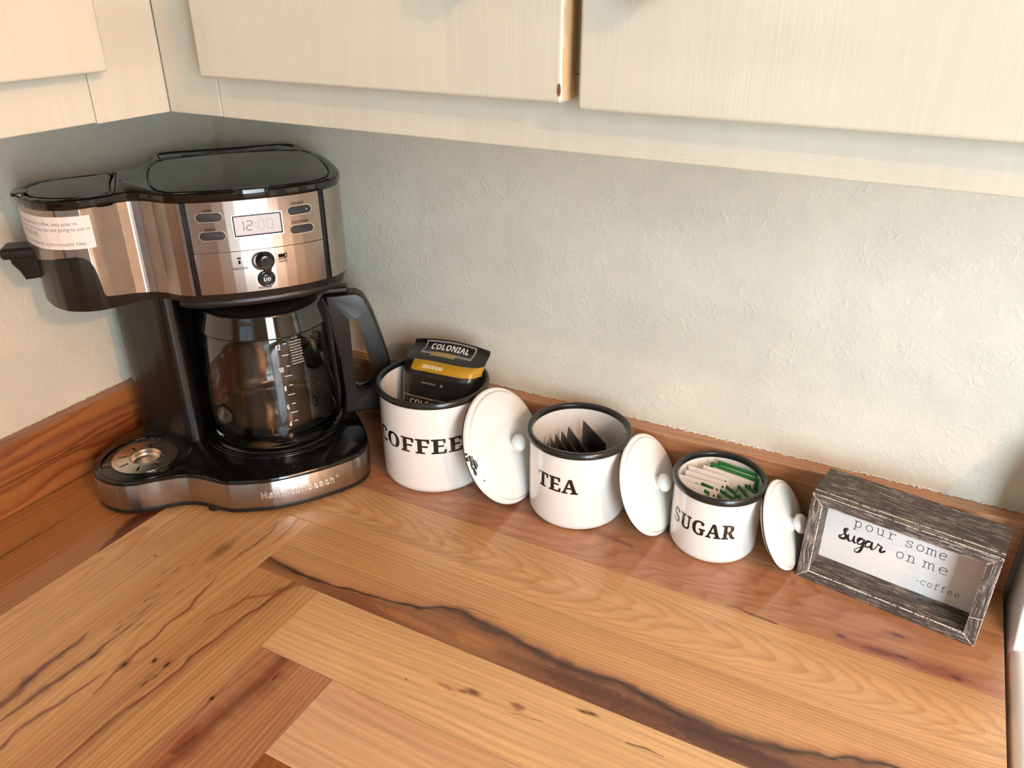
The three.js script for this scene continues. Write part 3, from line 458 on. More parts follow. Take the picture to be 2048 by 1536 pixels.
const panel = steelAt(fine, -0.0615, 0.0892, 0.0597, 0.0879), panelArc = []; { let s = 0; panel.forEach((p, i) => { if (i) s += Math.hypot(p[0] - panel[i - 1][0], p[1] - panel[i - 1][1]); panelArc.push(s); }); }
const PLEN = panelArc[panelArc.length - 1], PY0 = 0.2424, PY1 = TOPSTEEL;
// a point of the panel from across (metres from its middle) and height
function onPanel(x, y, out = 0) { let j = 0; while (j < panel.length - 2 && panel[j + 1][0] < x) j++; const a = panel[j], b = panel[j + 1], t = (x - a[0]) / (b[0] - a[0]), tx = b[0] - a[0], tz = b[1] - a[1], l = Math.hypot(tx, tz), off = out + (y > 0.2835 ? 0.0006 : 0); return { p: [lerp(a[0], b[0], t) - tz / l * off, y, lerp(a[1], b[1], t) + tx / l * off], turn: Math.atan2(-tz, tx) }; }
{
  const PW = 2048, PH = Math.round(2048 * (PY1 - PY0) / PLEN), sx = PW / PLEN, px = (x) => (x + 0.0608) * sx, py = (y) => (PY1 - y) * sx;
  const tex = canvas(PW, PH, (g, w, h) => {
    g.fillStyle = 'rgb(226,216,206)'; g.fillRect(0, 0, w, h);
    const r = rng(5); for (let i = 0; i < 2600; i++) { g.fillStyle = `rgba(${r() < 0.5 ? '255,250,245' : '120,104,92'},${0.03 + 0.05 * r()})`; g.fillRect(r() * w, r() * h, 60 + 500 * r(), 1); }
    for (let i = 0; i < 40; i++) { g.fillStyle = `rgba(250,240,228,${0.08 + 0.12 * r()})`; g.beginPath(); g.ellipse(r() * w, r() * h, 3 + 12 * r(), 2 + 4 * r(), -0.5, 0, 7); g.fill(); }
    g.fillStyle = '#241c1a'; g.textAlign = 'center'; g.textBaseline = 'middle';
    const text = (t, x, y, size, sq = 0.72) => { g.save(); g.translate(px(x), py(y)); g.scale(sq, 1); g.font = `bold ${size * sx}px sans-serif`; g.fillText(t, 0, 0); g.restore(); };
    text('HOUR', -0.0424, 0.3247, 0.0034); text('MINUTE', -0.0427, 0.3067, 0.0034); text('PROGRAM', 0.0398, 0.3240, 0.0034); text('BREW OPTIONS', 0.0403, 0.3058, 0.0034, 0.66);
    text('SINGLE SERVE', -0.0212, 0.2668, 0.0034, 0.62); text('CARAFE', 0.0190, 0.2693, 0.0034, 0.7); text('BREW NOW', -0.0014, 0.2452, 0.0034, 0.68);
    g.fillRect(px(-0.0232), py(0.2778), 0.0036 * sx, 0.0012 * sx); g.fillRect(px(-0.0224), py(0.2748), 0.0020 * sx, 0.0036 * sx); g.fillRect(px(-0.0228), py(0.2762), 0.0028 * sx, 0.0005 * sx);
    g.fillRect(px(0.0152), py(0.2768), 0.0062 * sx, 0.0036 * sx); g.fillRect(px(0.0146), py(0.2725), 0.0074 * sx, 0.0009 * sx); g.lineWidth = 0.0008 * sx; g.strokeStyle = '#241c1a'; g.strokeRect(px(0.0214), py(0.2770), 0.0018 * sx, 0.0040 * sx);
  });
  const g = ribbon(panel.map(([x, z]) => ({ x, z, lo: PY0, hi: PY1 })), 0.0014, [[0, -0.0005], [0.02, 0], [0.445, 0], [0.458, -0.0002], [0.470, 0.0006], [1, 0.0006]]);
  const uv = g.attributes.uv; for (let i = 0; i < uv.count; i++) uv.setXY(i, uv.getX(i) / PLEN, (uv.getY(i) - PY0) / (PY1 - PY0));
  part('control_panel', g, phys({ ...steelOpts, color: srgb(205, 202, 202), map: tex }), maker);
}
function onFront(name, geo, mat, x, y, out, parent = maker) { const q = onPanel(x, y, out), m = part(name, geo, mat, parent); m.position.set(...q.p); m.rotation.y = q.turn; return m; }
const capsule = (w, h) => { const s = new THREE.Shape(), r = h / 2, a = w / 2 - r; s.absarc(a, 0, r, -Math.PI / 2, Math.PI / 2); s.absarc(-a, 0, r, Math.PI / 2, Math.PI * 1.5); return s; };
const extr = (s, d, b, seg = 3) => toCreasedNormals(new THREE.ExtrudeGeometry(s, { depth: d, bevelEnabled: b > 0, bevelThickness: b, bevelSize: b, bevelOffset: -b, bevelSegments: seg, curveSegments: 16 }), 0.6);
const outlineRing = (w, h) => { const s = capsule(w + 0.0018, h + 0.0018); s.holes.push(new THREE.Path(capsule(w, h).getPoints(16))); return extr(s, 0.0004, 0.0001, 1); };
const ringMat = std({ color: srgb(236, 226, 216), metalness: 1, roughness: 0.25 }), keyMat = std({ color: srgb(44, 40, 40), roughness: 0.5 });
for (const [x, y] of [[-0.0431, 0.3184], [-0.0427, 0.3007], [0.0393, 0.3173], [0.0395, 0.2988]]) {
  const b = onFront('button', extr(capsule(0.0228, 0.0078), 0.0010, 0.0006), keyMat, x, y, 0);
  part('button_ring', outlineRing(0.0228, 0.0078), ringMat, b);
  if (x > 0 && y > 0.31) part('indicator', new THREE.SphereGeometry(0.0007, 10, 8).translate(0.0065, 0.0003, 0.0015), M.whitePlastic, b);
}
{
  const s = new THREE.Shape(), w = 0.0470, h = 0.0226; s.moveTo(-w / 2, -h / 2); s.lineTo(w / 2, -h / 2); s.lineTo(w / 2, h / 2); s.lineTo(-w / 2, h / 2); s.closePath();
  const i = new THREE.Path(V2([[-0.0222, -0.0100], [0.0222, -0.0100], [0.0222, 0.0100], [-0.0222, 0.0100]])); s.holes.push(i);
  const f = onFront('display_frame', extr(s, 0.0008, 0.0004, 2), ringMat, -0.0011, 0.3083, 0.0001);
  const bez = new THREE.Shape(V2([[-0.0222, -0.0100], [0.0222, -0.0100], [0.0222, 0.0100], [-0.0222, 0.0100]])); bez.holes.push(new THREE.Path(V2([[-0.0212, -0.0090], [0.0212, -0.0090], [0.0212, 0.0090], [-0.0212, 0.0090]])));
  part('bezel', extr(bez, 0.0006, 0.0001, 1), M.dark, f);
  const lcd = canvas(512, 224, (g, W, H) => {
    g.fillStyle = '#d3ccd2'; g.fillRect(0, 0, W, H); g.fillStyle = 'rgba(84,76,86,0.75)';
    const seg = { a: [12, 0, 50, 11], b: [62, 10, 11, 46], c: [62, 66, 11, 46], d: [12, 110, 50, 11], e: [0, 66, 11, 46], f: [0, 10, 11, 46], g: [12, 55, 50, 11] };
    [['1', 'bc'], ['2', 'abged']].forEach(([, on], i) => { for (const c of on) { const [x, y, w, h] = seg[c]; g.fillRect(30 + i * 96 + x, 52 + y, w, h); } });
    g.fillRect(226, 86, 11, 11); g.fillRect(226, 128, 11, 11);
    [['0', 'abcdef'], ['0', 'abcdef']].forEach(([, on], i) => { g.fillStyle = 'rgba(120,112,122,0.35)'; for (const c of on) { const [x, y, w, h] = seg[c]; g.fillRect(258 + i * 96 + x, 52 + y, w, h); } });
  });
  const pl = new THREE.PlaneGeometry(0.0424, 0.0180).translate(0, 0, 0.0003);
  part('display_screen', pl, phys({ map: lcd, roughness: 0.25, clearcoat: 1, clearcoatRoughness: 0.05 }), f);
}
{
  const k = onFront('selector_knob', toCreasedNormals(lathe(rounded([[0, 0.0085], [0.0068, 0.0080], [0.0088, 0.0030], [0.0092, 0]], [0, 0.002, 0.002, 0], 4), 48).rotateX(Math.PI / 2), 0.6), M.black, 0.0008, 0.2724, 0.0004);
  const t = new THREE.Shape(); t.moveTo(-0.0062, 0.001); t.quadraticCurveTo(-0.0040, -0.008, -0.0016, -0.0122); t.quadraticCurveTo(0.0012, -0.0140, 0.0030, -0.0118); t.quadraticCurveTo(0.0050, -0.007, 0.0060, 0.001); t.closePath();
  part('pointer', extr(t, 0.0060, 0.0016, 4), M.black, k);
  const r = onFront('selector_ring', extr((() => { const s = capsule(0.0236, 0.0204); s.holes.push(new THREE.Path(capsule(0.0218, 0.0186).getPoints(20))); return s; })(), 0.0005, 0.0002, 1), ringMat, -0.0012, 0.2722, 0);
  part('selector_window', extr(capsule(0.0214, 0.0182), 0.0002, 0, 1), std({ color: srgb(30, 26, 26), roughness: 0.3 }), r);
  part('selector_mark', extr((() => { const s = new THREE.Shape(); s.moveTo(-0.0088, 0.0005); s.quadraticCurveTo(-0.0080, 0.0066, -0.0030, 0.0068); s.lineTo(-0.0048, -0.0040); s.quadraticCurveTo(-0.0084, -0.0040, -0.0088, 0.0005); return s; })(), 0.0005, 0.0001, 1), std({ color: srgb(196, 190, 196), roughness: 0.4 }), r);
  const b = onFront('power_button', toCreasedNormals(lathe(rounded([[0, 0.0022], [0.0042, 0.0022], [0.0052, 0.0012], [0.0066, 0.0026], [0.0082, 0.0018], [0.0085, 0]], [0, 0.001, 0.001, 0.001, 0.001, 0], 3), 48).rotateX(Math.PI / 2), 0.5), M.black, -0.0003, 0.2541, 0);
  part('button_ring', extr((() => { const s = new THREE.Shape(); s.absarc(0, 0, 0.0097, 0, 7); s.holes.push(new THREE.Path().absarc(0, 0, 0.0085, 0, 7)); return s; })(), 0.0005, 0.0001, 1), ringMat, b);
  const t3 = new TextGeometry('I/O', { font, size: 0.0034, depth: 0.00015, curveSegments: 6 }); t3.center(); t3.translate(0.0004, -0.0003, 0.0023); part('power_mark', t3, M.whitePlastic, b);
}
// cover over the head, with the two hinged lids let into it
{
  const rim = shrink(headLoop, -0.0016);
  const big = smoothLoop([[-0.0560, -0.0830], [-0.0760, -0.0745], [-0.0870, -0.0480], [-0.0900, -0.0050], [-0.0880, 0.0400], [-0.0820, 0.0660], [-0.0740, 0.0775], [-0.0600, 0.0820], [-0.0300, 0.0890], [0.0000, 0.0915], [0.0300, 0.0890], [0.0560, 0.0840], [0.0700, 0.0730], [0.0790, 0.0500], [0.0835, 0.0100], [0.0820, -0.0380], [0.0745, -0.0640], [0.0580, -0.0770], [0.0300, -0.0850], [0, -0.0880], [-0.03, -0.0870]], 160);
  const small = smoothLoop([[-0.1240, -0.0285], [-0.1240, 0.0150], [-0.1240, 0.0600], [-0.1268, 0.0655], [-0.1484, 0.0655], [-0.1675, 0.0610], [-0.1850, 0.0485], [-0.1945, 0.0310], [-0.1965, 0.0180], [-0.1935, 0.0030], [-0.1800, -0.0150], [-0.1568, -0.0227], [-0.1388, -0.0262], [-0.1280, -0.0310]], 120);
  const cov = part('top_cover', slab(rim, 0.3318, 0.3412, 0.0034, [big, small], 4, 0.9), M.black, maker);
  part('cover_tray', slab(shrink(headLoop, 0.006), 0.3310, 0.3368, 0), M.black, cov);
  const dome = (loop, y, rise, gap) => {                 // a lid that swells towards its middle
    const n = loop.length, cx = loop.reduce((s, p) => s + p[0], 0) / n, cz = loop.reduce((s, p) => s + p[1], 0) / n, rings = [[gap, -0.004], [gap, -0.0008], [gap + 0.0007, 0], [0.2, 0.35, 1], [0.45, 0.7, 1], [0.75, 0.93, 1], [1, 1, 1]], pos = [], idx = [];
    const base = shrink(loop, gap);
    for (const [f, h, inner] of rings) for (const [i, p] of base.entries()) { const q = inner ? [lerp(base[i][0], cx, f), lerp(base[i][1], cz, f)] : shrink(loop, f)[i]; pos.push(q[0], y + (inner ? h * rise : h), q[1]); }
    for (let r = 0; r < rings.length - 1; r++) for (let i = 0; i < n; i++) { const a = r * n + i, b = r * n + (i + 1) % n, c = a + n, d = b + n; idx.push(a, b, c, b, d, c); }
    let g = new THREE.BufferGeometry(); g.setAttribute('position', new THREE.Float32BufferAttribute(pos, 3)); g.setIndex(idx); g.computeVertexNormals();
    if (g.attributes.normal.getY(n * 5) < 0) { const ix = g.index.array; for (let i = 0; i < ix.length; i += 3) { const t = ix[i]; ix[i] = ix[i + 1]; ix[i + 1] = t; } g.computeVertexNormals(); }
    return toCreasedNormals(g, 0.7);
  };
  part('brew_lid', dome(big, 0.3412, 0.0030, 0.0010), M.black, maker);
  part('single_serve_lid', dome(small, 0.3412, 0.0014, 0.0009), M.black, maker);
  part('lid_latch', slab(smoothLoop([[-0.0180, 0.0890], [-0.0180, 0.0965], [-0.0165, 0.0992], [0.0120, 0.0994], [0.0140, 0.0968], [0.0140, 0.0890]], 60), 0.3345, 0.3425, 0.0010), M.black, maker);
  part('lid_tab', slab(smoothLoop([[-0.1950, 0.0150], [-0.2040, 0.0110], [-0.2062, 0.0220], [-0.2050, 0.0330], [-0.1950, 0.0330]], 50), 0.3395, 0.3424, 0.0008), M.black, maker);
  for (const [x, z, a, b] of [[-0.0385, -0.0950, 0.0145, 0.0030], [0.0350, -0.0920, 0.0140, 0.0032], [-0.0005, -0.0985, 0.0150, 0.0036], [-0.1235, -0.0290, 0.0040, 0.0035], [-0.1235, 0.0575, 0.0040, 0.0035], [-0.1143, 0.0075, 0.0020, 0.0012], [-0.1085, 0.0040, 0.0020, 0.0012]]) part('hinge_recess', slab(circle(x, z, 1, 24).map(([u, v]) => [x + (u - x) * a, z + (v - z) * b]), 0.3406, 0.3416, 0.0002), M.satin, maker);
  part('reservoir_seam', tube([[-0.0770, 0.3410, -0.0935], [-0.0762, 0.3410, -0.1140], [-0.0680, 0.3410, -0.1195], [0, 0.3410, -0.1185], [0.0600, 0.3410, -0.1170], [0.0700, 0.3410, -0.1080]], 0.0007, 60, 6), M.dark, maker);
  part('hinge_seam', tube([[-0.1190, 0.3411, -0.0320], [-0.1190, 0.3411, 0.0150], [-0.1190, 0.3411, 0.0560]], 0.0006, 10, 6), M.dark, maker);
}
// single-cup brew basket with its grip
{
  const c = [-0.1515, 0.0215], b = part('brew_basket', lathe(rounded([[0, 0.2320], [0.0400, 0.2325], [0.0465, 0.2480], [0.0470, 0.2830], [0, 0.2830]], [0, 0.010, 0.006, 0.002, 0], 6), 80).translate(c[0], 0, c[1]), M.black, maker);
  const g = part('basket_grip', box(-0.030, 0.004, 0.2795, 0.2905, -0.0140, 0.0140, 0.0042).translate(0, 0, 0), M.satin, b); g.position.set(c[0] - 0.0475, 0, c[1] - 0.006); g.rotation.y = -0.12;
  const s = new THREE.Shape(V2([[0.012, 0.2830], [-0.0230, 0.2830], [-0.0215, 0.2740], [-0.0165, 0.2665], [-0.0135, 0.2580], [0.012, 0.2600]]));
  const k = part('grip_block', toCreasedNormals(new THREE.ExtrudeGeometry(s, { depth: 0.017, bevelEnabled: true, bevelThickness: 0.0015, bevelSize: 0.0015, bevelOffset: -0.0015, bevelSegments: 3 }), 0.6), M.satin, b); k.position.set(c[0] - 0.0475, 0, c[1] - 0.016); k.rotation.y = -0.12;
  part('basket_lip', (() => { const p = steelAt(fine, -0.1990, 0.034, -0.1486, 0.0734).map(([x, z]) => ({ x, z, lo: 0.2430, hi: 0.2870 })); return ribbon(p.map((q) => ({ ...q, lo: 0.2835, hi: 0.2865 })), 0.004, [[0, -0.0015], [1, -0.0015]]); })(), M.satin, maker);
}
// the paper note taped to the steel
{
  const W = 0.088, H = 0.0300, path = steelAt(fine, -0.2050, -0.004, -0.1425, 0.0722);
  const arc = [0]; for (let i = 1; i < path.length; i++) arc.push(arc[i - 1] + Math.hypot(path[i][0] - path[i - 1][0], path[i][1] - path[i - 1][1]));
  const LEN = arc[arc.length - 1], tex = canvas(2048, Math.round(2048 * H / LEN), (g, w, h) => {
    g.fillStyle = '#f3e6df'; g.fillRect(0, 0, w, h); g.fillStyle = '#4a3c3a'; g.textAlign = 'right'; g.textBaseline = 'alphabetic'; const mm = w / LEN / 1000;
    const t = (s, x, y) => { g.font = `${4.1 * mm}px sans-serif`; g.fillText(s, x * mm, y * mm); }, E = LEN * 1000;
    t('When making a single cup of coffee, only pour in', E - 11.5, 8.0); t('enough water for the cup you are going to use or', E - 1.4, 13.2); t('it will OVERFLOW!', E - 52, 18.0); t('Put the coffee grounds in the reusable filter.', E - 6.5, 26.6);
    g.fillRect((E - 73) * mm, 18.6 * mm, 21 * mm, 0.35 * mm);
  });
  const g = ribbon(path.map(([x, z]) => ({ x, z, lo: 0.2965, hi: 0.2965 + H })), 0.0001, [[0, 0.0003], [1, 0.0003]]), uv = g.attributes.uv;
  for (let i = 0; i < uv.count; i++) uv.setXY(i, uv.getX(i) / LEN, (uv.getY(i) - 0.2965) / H);
  const n = part('paper_note', g, std({ map: tex, roughness: 0.55 }), maker); n.userData.label = 'white paper note with printed brewing instructions';
}

// ---------------------------------------------------------------- glass carafe on the warming plate
{
  const W = [Math.cos(TURN), -Math.sin(TURN)], off = 0.004, pos = [MK[0] + off * Math.sin(TURN), 0, MK[2] + off * Math.cos(TURN)];
  const c = thing('carafe', 'empty glass coffee carafe with black handle and white cup marks, under the coffee maker head', 'carafe', pos, TURN);
  const outer = [[0.0620, 0.0466], [0.0680, 0.0472], [0.0712, 0.0496], [0.0735, 0.0560], [0.0755, 0.0660], [0.0766, 0.0780], [0.0766, 0.0920], [0.0759, 0.1080], [0.0750, 0.1270], [0.0739, 0.1470], [0.0727, 0.1650], [0.0710, 0.1800], [0.0680, 0.1930], [0.0660, 0.2020]];
  const inner = [[0.0637, 0.2020], [0.0656, 0.1930], [0.0686, 0.1800], [0.0703, 0.1650], [0.0715, 0.1470], [0.0726, 0.1270], [0.0735, 0.1080], [0.0742, 0.0920], [0.0741, 0.0790], [0.0728, 0.0690], [0.0700, 0.0625], [0.0655, 0.0582], [0.0590, 0.0560], [0.0480, 0.0550], [0.0300, 0.0545], [0.0, 0.0560]];
  const curve = (pts) => new THREE.CatmullRomCurve3(pts.map(([r, y]) => new THREE.Vector3(r, y, 0)), false, 'centripetal').getPoints(pts.length * 4).map((p) => [p.x, p.y]);
  const glass = phys({ color: 0xffffff, roughness: 0.0, transmission: 1, thickness: 0.003, ior: 1.5, attenuationColor: srgb(206, 200, 184), attenuationDistance: 0.12 });
  part('glass_body', lathe([[0, 0.0480], [0.030, 0.0466], ...curve(outer), ...curve(inner)], 128), glass, c);
  part('collar', lathe(rounded([[0.0718, 0.1795], [0.0724, 0.1795], [0.0726, 0.1810], [0.0692, 0.1945], [0.0676, 0.2040], [0.0650, 0.2060]], [0, 0, 0.0006, 0.002, 0.002, 0], 3), 128), phys({ color: srgb(20, 17, 17), roughness: 0.06, clearcoat: 1, clearcoatRoughness: 0.02, side: THREE.DoubleSide }), c);
  part('lid', lathe([[0, 0.2130], [0.035, 0.2120], [0.055, 0.2090], [0.0640, 0.2060], [0.0645, 0.2020], [0, 0.2020]], 80), M.satin, c);
  // handle: a flat silhouette with its finger hole, standing along one radius
  const out = rounded([[0.0700, 0.1650], [0.0680, 0.2000], [0.1080, 0.2020], [0.1185, 0.1800], [0.1310, 0.1320], [0.1380, 0.0960], [0.1330, 0.0570], [0.1200, 0.0500], [0.0760, 0.0510], [0.0785, 0.0780], [0.0770, 0.1180], [0.0700, 0.1650]], [0, 0.002, 0.016, 0.02, 0.02, 0.02, 0.018, 0.008, 0.003, 0.004, 0.004, 0], 6);
  const sh = new THREE.Shape(V2(out)); sh.holes.push(new THREE.Path(V2(rounded([[0.0890, 0.1550], [0.0870, 0.1730], [0.1035, 0.1755], [0.1090, 0.1450], [0.1155, 0.1050], [0.1150, 0.0800], [0.0950, 0.0740], [0.0900, 0.0800], [0.0885, 0.1150], [0.0890, 0.1550]], [0, 0.012, 0.009, 0.01, 0.01, 0.012, 0.012, 0.008, 0.01, 0], 6))));
  const hg = new THREE.ExtrudeGeometry(sh, { depth: 0.015, bevelEnabled: true, bevelThickness: 0.0035, bevelSize: 0.0030, bevelOffset: -0.0030, bevelSegments: 4 }); hg.translate(0, 0, -0.0075);
  const h = part('handle', toCreasedNormals(planarUV(hg), 0.6), M.satin, c); h.rotation.y = -10 * Math.PI / 180;
  part('lid_thumb', box(0.052, 0.094, 0.2015, 0.2085, -0.0085, 0.0085, 0.0028), M.satin, h);
  // cup marks printed on the glass
  const A0 = 92 * Math.PI / 180, A1 = 62 * Math.PI / 180, Y0 = 0.070, Y1 = 0.182, PXM = 9000, w = Math.round((A0 - A1) * 0.0765 * PXM), hh = Math.round((Y1 - Y0) * PXM);
  const tex = canvas(w, hh, (g) => {
    g.clearRect(0, 0, w, hh); g.fillStyle = '#f4f2ee'; g.textAlign = 'right'; g.textBaseline = 'middle';
    const X = (deg) => (A0 - deg * Math.PI / 180) / (A0 - A1) * w, Yp = (y) => (Y1 - y) / (Y1 - Y0) * hh;
    const rowsY = [[12, 0.1735], [10, 0.1482], [8, 0.1262], [6, 0.1042], [4, 0.0832]];
    rowsY.forEach(([n, y], i) => { g.font = `bold ${0.0078 * PXM}px sans-serif`; g.save(); g.translate(X(86.0), Yp(y - 0.0034)); g.scale(0.62, 1); g.fillText(String(n), 0, 0); g.restore(); g.fillRect(X(83.6), Yp(y), (X(80.6) - X(83.6)), 0.0008 * PXM); if (i < 4) { const m = (y + rowsY[i + 1][1]) / 2; g.fillRect(X(85.8), Yp(m), X(80.0) - X(85.8), 0.0007 * PXM); } });
    g.strokeStyle = 'rgba(230,226,220,0.55)'; g.lineWidth = 0.0004 * PXM; g.beginPath(); g.moveTo(X(73.2), Yp(0.1805)); g.lineTo(X(70.6), Yp(0.1770)); g.lineTo(X(75.4), Yp(0.1770)); g.closePath(); g.stroke();
    const r = rng(9); g.fillStyle = 'rgba(226,222,216,0.5)';
    for (let k = 0; k < 9; k++) { let x = X(78.6 - 0.8 * r()); const end = X(69.2 - 1.2 * r()), y = Yp(0.1742 - k * 0.0031); while (x < end) { const L2 = (0.0006 + 0.0009 * r()) * PXM; g.fillRect(x, y, L2, 0.0013 * PXM); x += L2 + 0.0004 * PXM; } }
  });
  const oc = curve(outer), rad = (y) => { for (let i = 0; i < oc.length - 1; i++) if (oc[i + 1][1] >= y) return lerp(oc[i][0], oc[i + 1][0], (y - oc[i][1]) / (oc[i + 1][1] - oc[i][1])); return oc[oc.length - 1][0]; };
  const pos2 = [], uv = [], idx = [], NX = 20, NY = 40;
  for (let j = 0; j <= NY; j++) for (let i = 0; i <= NX; i++) { const a = lerp(A0, A1, i / NX), y = lerp(Y0, Y1, j / NY), q = rad(y) + 0.0002; pos2.push(q * Math.cos(a), y, q * Math.sin(a)); uv.push(i / NX, j / NY); }
  for (let j = 0; j < NY; j++) for (let i = 0; i < NX; i++) { const a = j * (NX + 1) + i; idx.push(a, a + 1, a + NX + 2, a, a + NX + 2, a + NX + 1); }
  const mg = new THREE.BufferGeometry(); mg.setAttribute('position', new THREE.Float32BufferAttribute(pos2, 3)); mg.setAttribute('uv', new THREE.Float32BufferAttribute(uv, 2)); mg.setIndex(idx); mg.computeVertexNormals();
  part('cup_marks', mg, std({ map: tex, transparent: true, alphaTest: 0, roughness: 0.5, side: THREE.DoubleSide }), c);
}

// ---------------------------------------------------------------- enamel canisters and their lids
function canister(word, label, x, z, r, h, rimR, letters) {   // letters: {az, span, y0, y1} of the word on the side
  const c = thing('canister', label, 'canister', [x, 0, z]);
  const W = 2048, H = Math.round(W * h / (2 * Math.PI * r)), k = W / (2 * Math.PI * r);
  const tex = canvas(W, H, (g) => {
    g.fillStyle = '#f2efea'; g.fillRect(0, 0, W, H);
    g.fillStyle = g.strokeStyle = '#17120f'; g.lineJoin = 'round'; g.textBaseline = 'alphabetic'; g.textAlign = 'left';
    const u = (((90 - letters.az) / 360) % 1 + 1) % 1 * W, cap = (letters.y1 - letters.y0) * k, wide = letters.span * Math.PI / 180 * r * k;
    g.font = `bold ${cap / 0.714}px serif`; g.lineWidth = cap * 0.045; const gap = cap * 0.05, ws = [...word].map((ch) => g.measureText(ch).width), total = ws.reduce((a, b) => a + b, 0) + gap * (word.length - 1), sc = wide / total;
    for (const o of [-W, 0, W]) { g.save(); g.translate(u - wide / 2 + o, H - letters.y0 * k); g.scale(sc, 1); let px = 0; [...word].forEach((ch, i) => { g.fillText(ch, px, 0); g.strokeText(ch, px, 0); px += ws[i] + gap; }); g.restore(); }
    const rr = rng(word.length * 7); g.fillStyle = 'rgba(60,52,46,0.5)'; for (let i = 0; i < 26; i++) g.fillRect(rr() * W, rr() * H, 1.5 + rr(), 1.5 + rr());
  });
  const wall = lathe(rounded([[0, 0.0008], [r - 0.004, 0.0006], [r, 0.006], [r + 0.0004, h * 0.5], [r, h - 0.004], [r - 0.0016, h - 0.004], [r - 0.0018, h * 0.5], [r - 0.002, 0.006], [r - 0.008, 0.0028], [0, 0.0028]], [0, 0.006, 0.006, 0, 0, 0, 0, 0.005, 0.005, 0], 5), 128, h);
  part('body', wall, phys({ map: tex, roughness: 0.16, clearcoat: 0.8, clearcoatRoughness: 0.05 }), c);
  const t = rimR - r + 0.0012, m = h - 0.0032;
  part('rim', lathe(rounded([[r - 0.0022, m - 0.0018], [r - 0.0020, m + 0.0030], [r + t * 0.4, m + 0.0044], [rimR, m + 0.0010], [rimR - 0.0004, m - 0.0030], [r - 0.0004, m - 0.0042]], [0, 0.0012, 0.0016, 0.0016, 0.0014, 0], 4), 128), M.enamelBlack, c);
  return c;
}
const CAN = { coffee: [0.3712, 0.0836, 0.0605, 0.1165, 0.0640], tea: [0.5478, 0.0768, 0.0515, 0.0975, 0.0560], sugar: [0.6962, 0.0688, 0.0430, 0.0795, 0.0462] };
canister('COFFEE', 'largest white enamel canister with COFFEE in black letters and a black rim', ...CAN.coffee, { az: 80.5, span: 107, y0: 0.0548, y1: 0.0725 });
canister('TEA', 'white enamel canister with TEA in black letters, between two leaning lids', ...CAN.tea, { az: 92.5, span: 52, y0: 0.0484, y1: 0.0650 });
canister('SUGAR', 'smallest white enamel canister with SUGAR in black letters, filled with paper packets', ...CAN.sugar, { az: 96, span: 91, y0: 0.0342, y1: 0.0500 });

function lid(label, cx, cz, R, tilt, az, chip) {
  const o = thing('canister_cover', label, 'lid', [0, 0, 0]);
  const prof = rounded([[0.0002, R * 0.226], [R * 0.30, R * 0.220], [R * 0.62, R * 0.182], [R * 0.80, R * 0.136], [R * 0.915, R * 0.104], [R * 0.930, R * 0.066], [R * 0.985, R * 0.050], [R, R * 0.020], [R, -0.0006], [R - 0.0012, -0.0006]], [0, R * 0.2, R * 0.12, R * 0.05, R * 0.03, R * 0.02, R * 0.02, R * 0.015, 0.0006, 0], 6).reverse();
  const inner = [[R - 0.0012, -0.0006], [R - 0.0022, 0.0010], [R * 0.90, R * 0.06], [R * 0.89, -R * 0.10], [R * 0.865, -R * 0.105], [R * 0.86, R * 0.06], [R * 0.5, R * 0.165], [0, R * 0.20]].reverse();
  const top = lathe(prof, 128), under = lathe(inner, 96);
  let mat = M.enamel;
  if (chip) {                                          // enamel knocked off down to the dark iron
    const p = top.attributes.position, uv = top.attributes.uv; for (let i = 0; i < p.count; i++) uv.setY(i, Math.hypot(p.getX(i), p.getZ(i)) / R);
    mat = phys({ roughness: 0.16, clearcoat: 0.8, clearcoatRoughness: 0.04, map: canvas(2048, 512, (g, W, H) => {
      g.fillStyle = '#f1eeea'; g.fillRect(0, 0, W, H); g.fillStyle = '#1b1716';
      const blot = (u, v, a, b, s) => { const r = rng(s); for (const o2 of [0, W]) { g.beginPath(); for (let i = 0; i <= 26; i++) { const t = i / 26 * Math.PI * 2, q = 0.82 + 0.36 * r(); g.lineTo(u * W + a * q * Math.cos(t) - (u > 0.5 ? o2 : -o2), H - v * H + b * q * Math.sin(t)); } g.fill(); } };
      blot(0.973, 0.935, 34, 26, 3); blot(0.953, 0.965, 16, 22, 4); blot(0.993, 0.955, 22, 14, 8); blot(0.0285, 0.905, 5, 6, 5); blot(0.94, 0.99, 6, 8, 6);
      g.fillStyle = '#efece8'; g.beginPath(); g.arc(0.9765 * W, H - 0.945 * H, 6, 0, 7); g.fill();
    }) });
  }
  part('dome', top, mat, o); part('underside', under, M.enamel, o);
  part('rim_edge', new THREE.TorusGeometry(R - 0.0004, 0.0009, 8, 128).rotateX(Math.PI / 2).translate(0, -0.0004, 0), M.enamelBlack, o);
  const k0 = R * 0.215;
  part('knob', lathe(rounded([[0.0080, k0], [0.0056, k0 + 0.0022], [0.0062, k0 + 0.0042], [0.0096, k0 + 0.0064], [0.0094, k0 + 0.0112], [0.0050, k0 + 0.0138], [0, k0 + 0.0140]], [0, 0.002, 0.002, 0.003, 0.003, 0.003, 0], 5).reverse(), 48), M.enamel, o);
  const a = az * Math.PI / 180, t = tilt * Math.PI / 180, n = new THREE.Vector3(Math.cos(t) * Math.cos(a), Math.sin(t), Math.cos(t) * Math.sin(a));
  o.quaternion.setFromUnitVectors(new THREE.Vector3(0, 1, 0), n); o.position.set(cx, R * Math.cos(t) + 0.0011, cz); return o;
}
lid('largest white enamel lid with a black chip, leaning on the COFFEE canister', 0.4643, 0.0905, 0.0645, 26.2, 3.5, true);
lid('middle-sized white enamel lid leaning on the TEA canister', 0.6255, 0.0735, 0.0530, 26.2, 5.3, false);
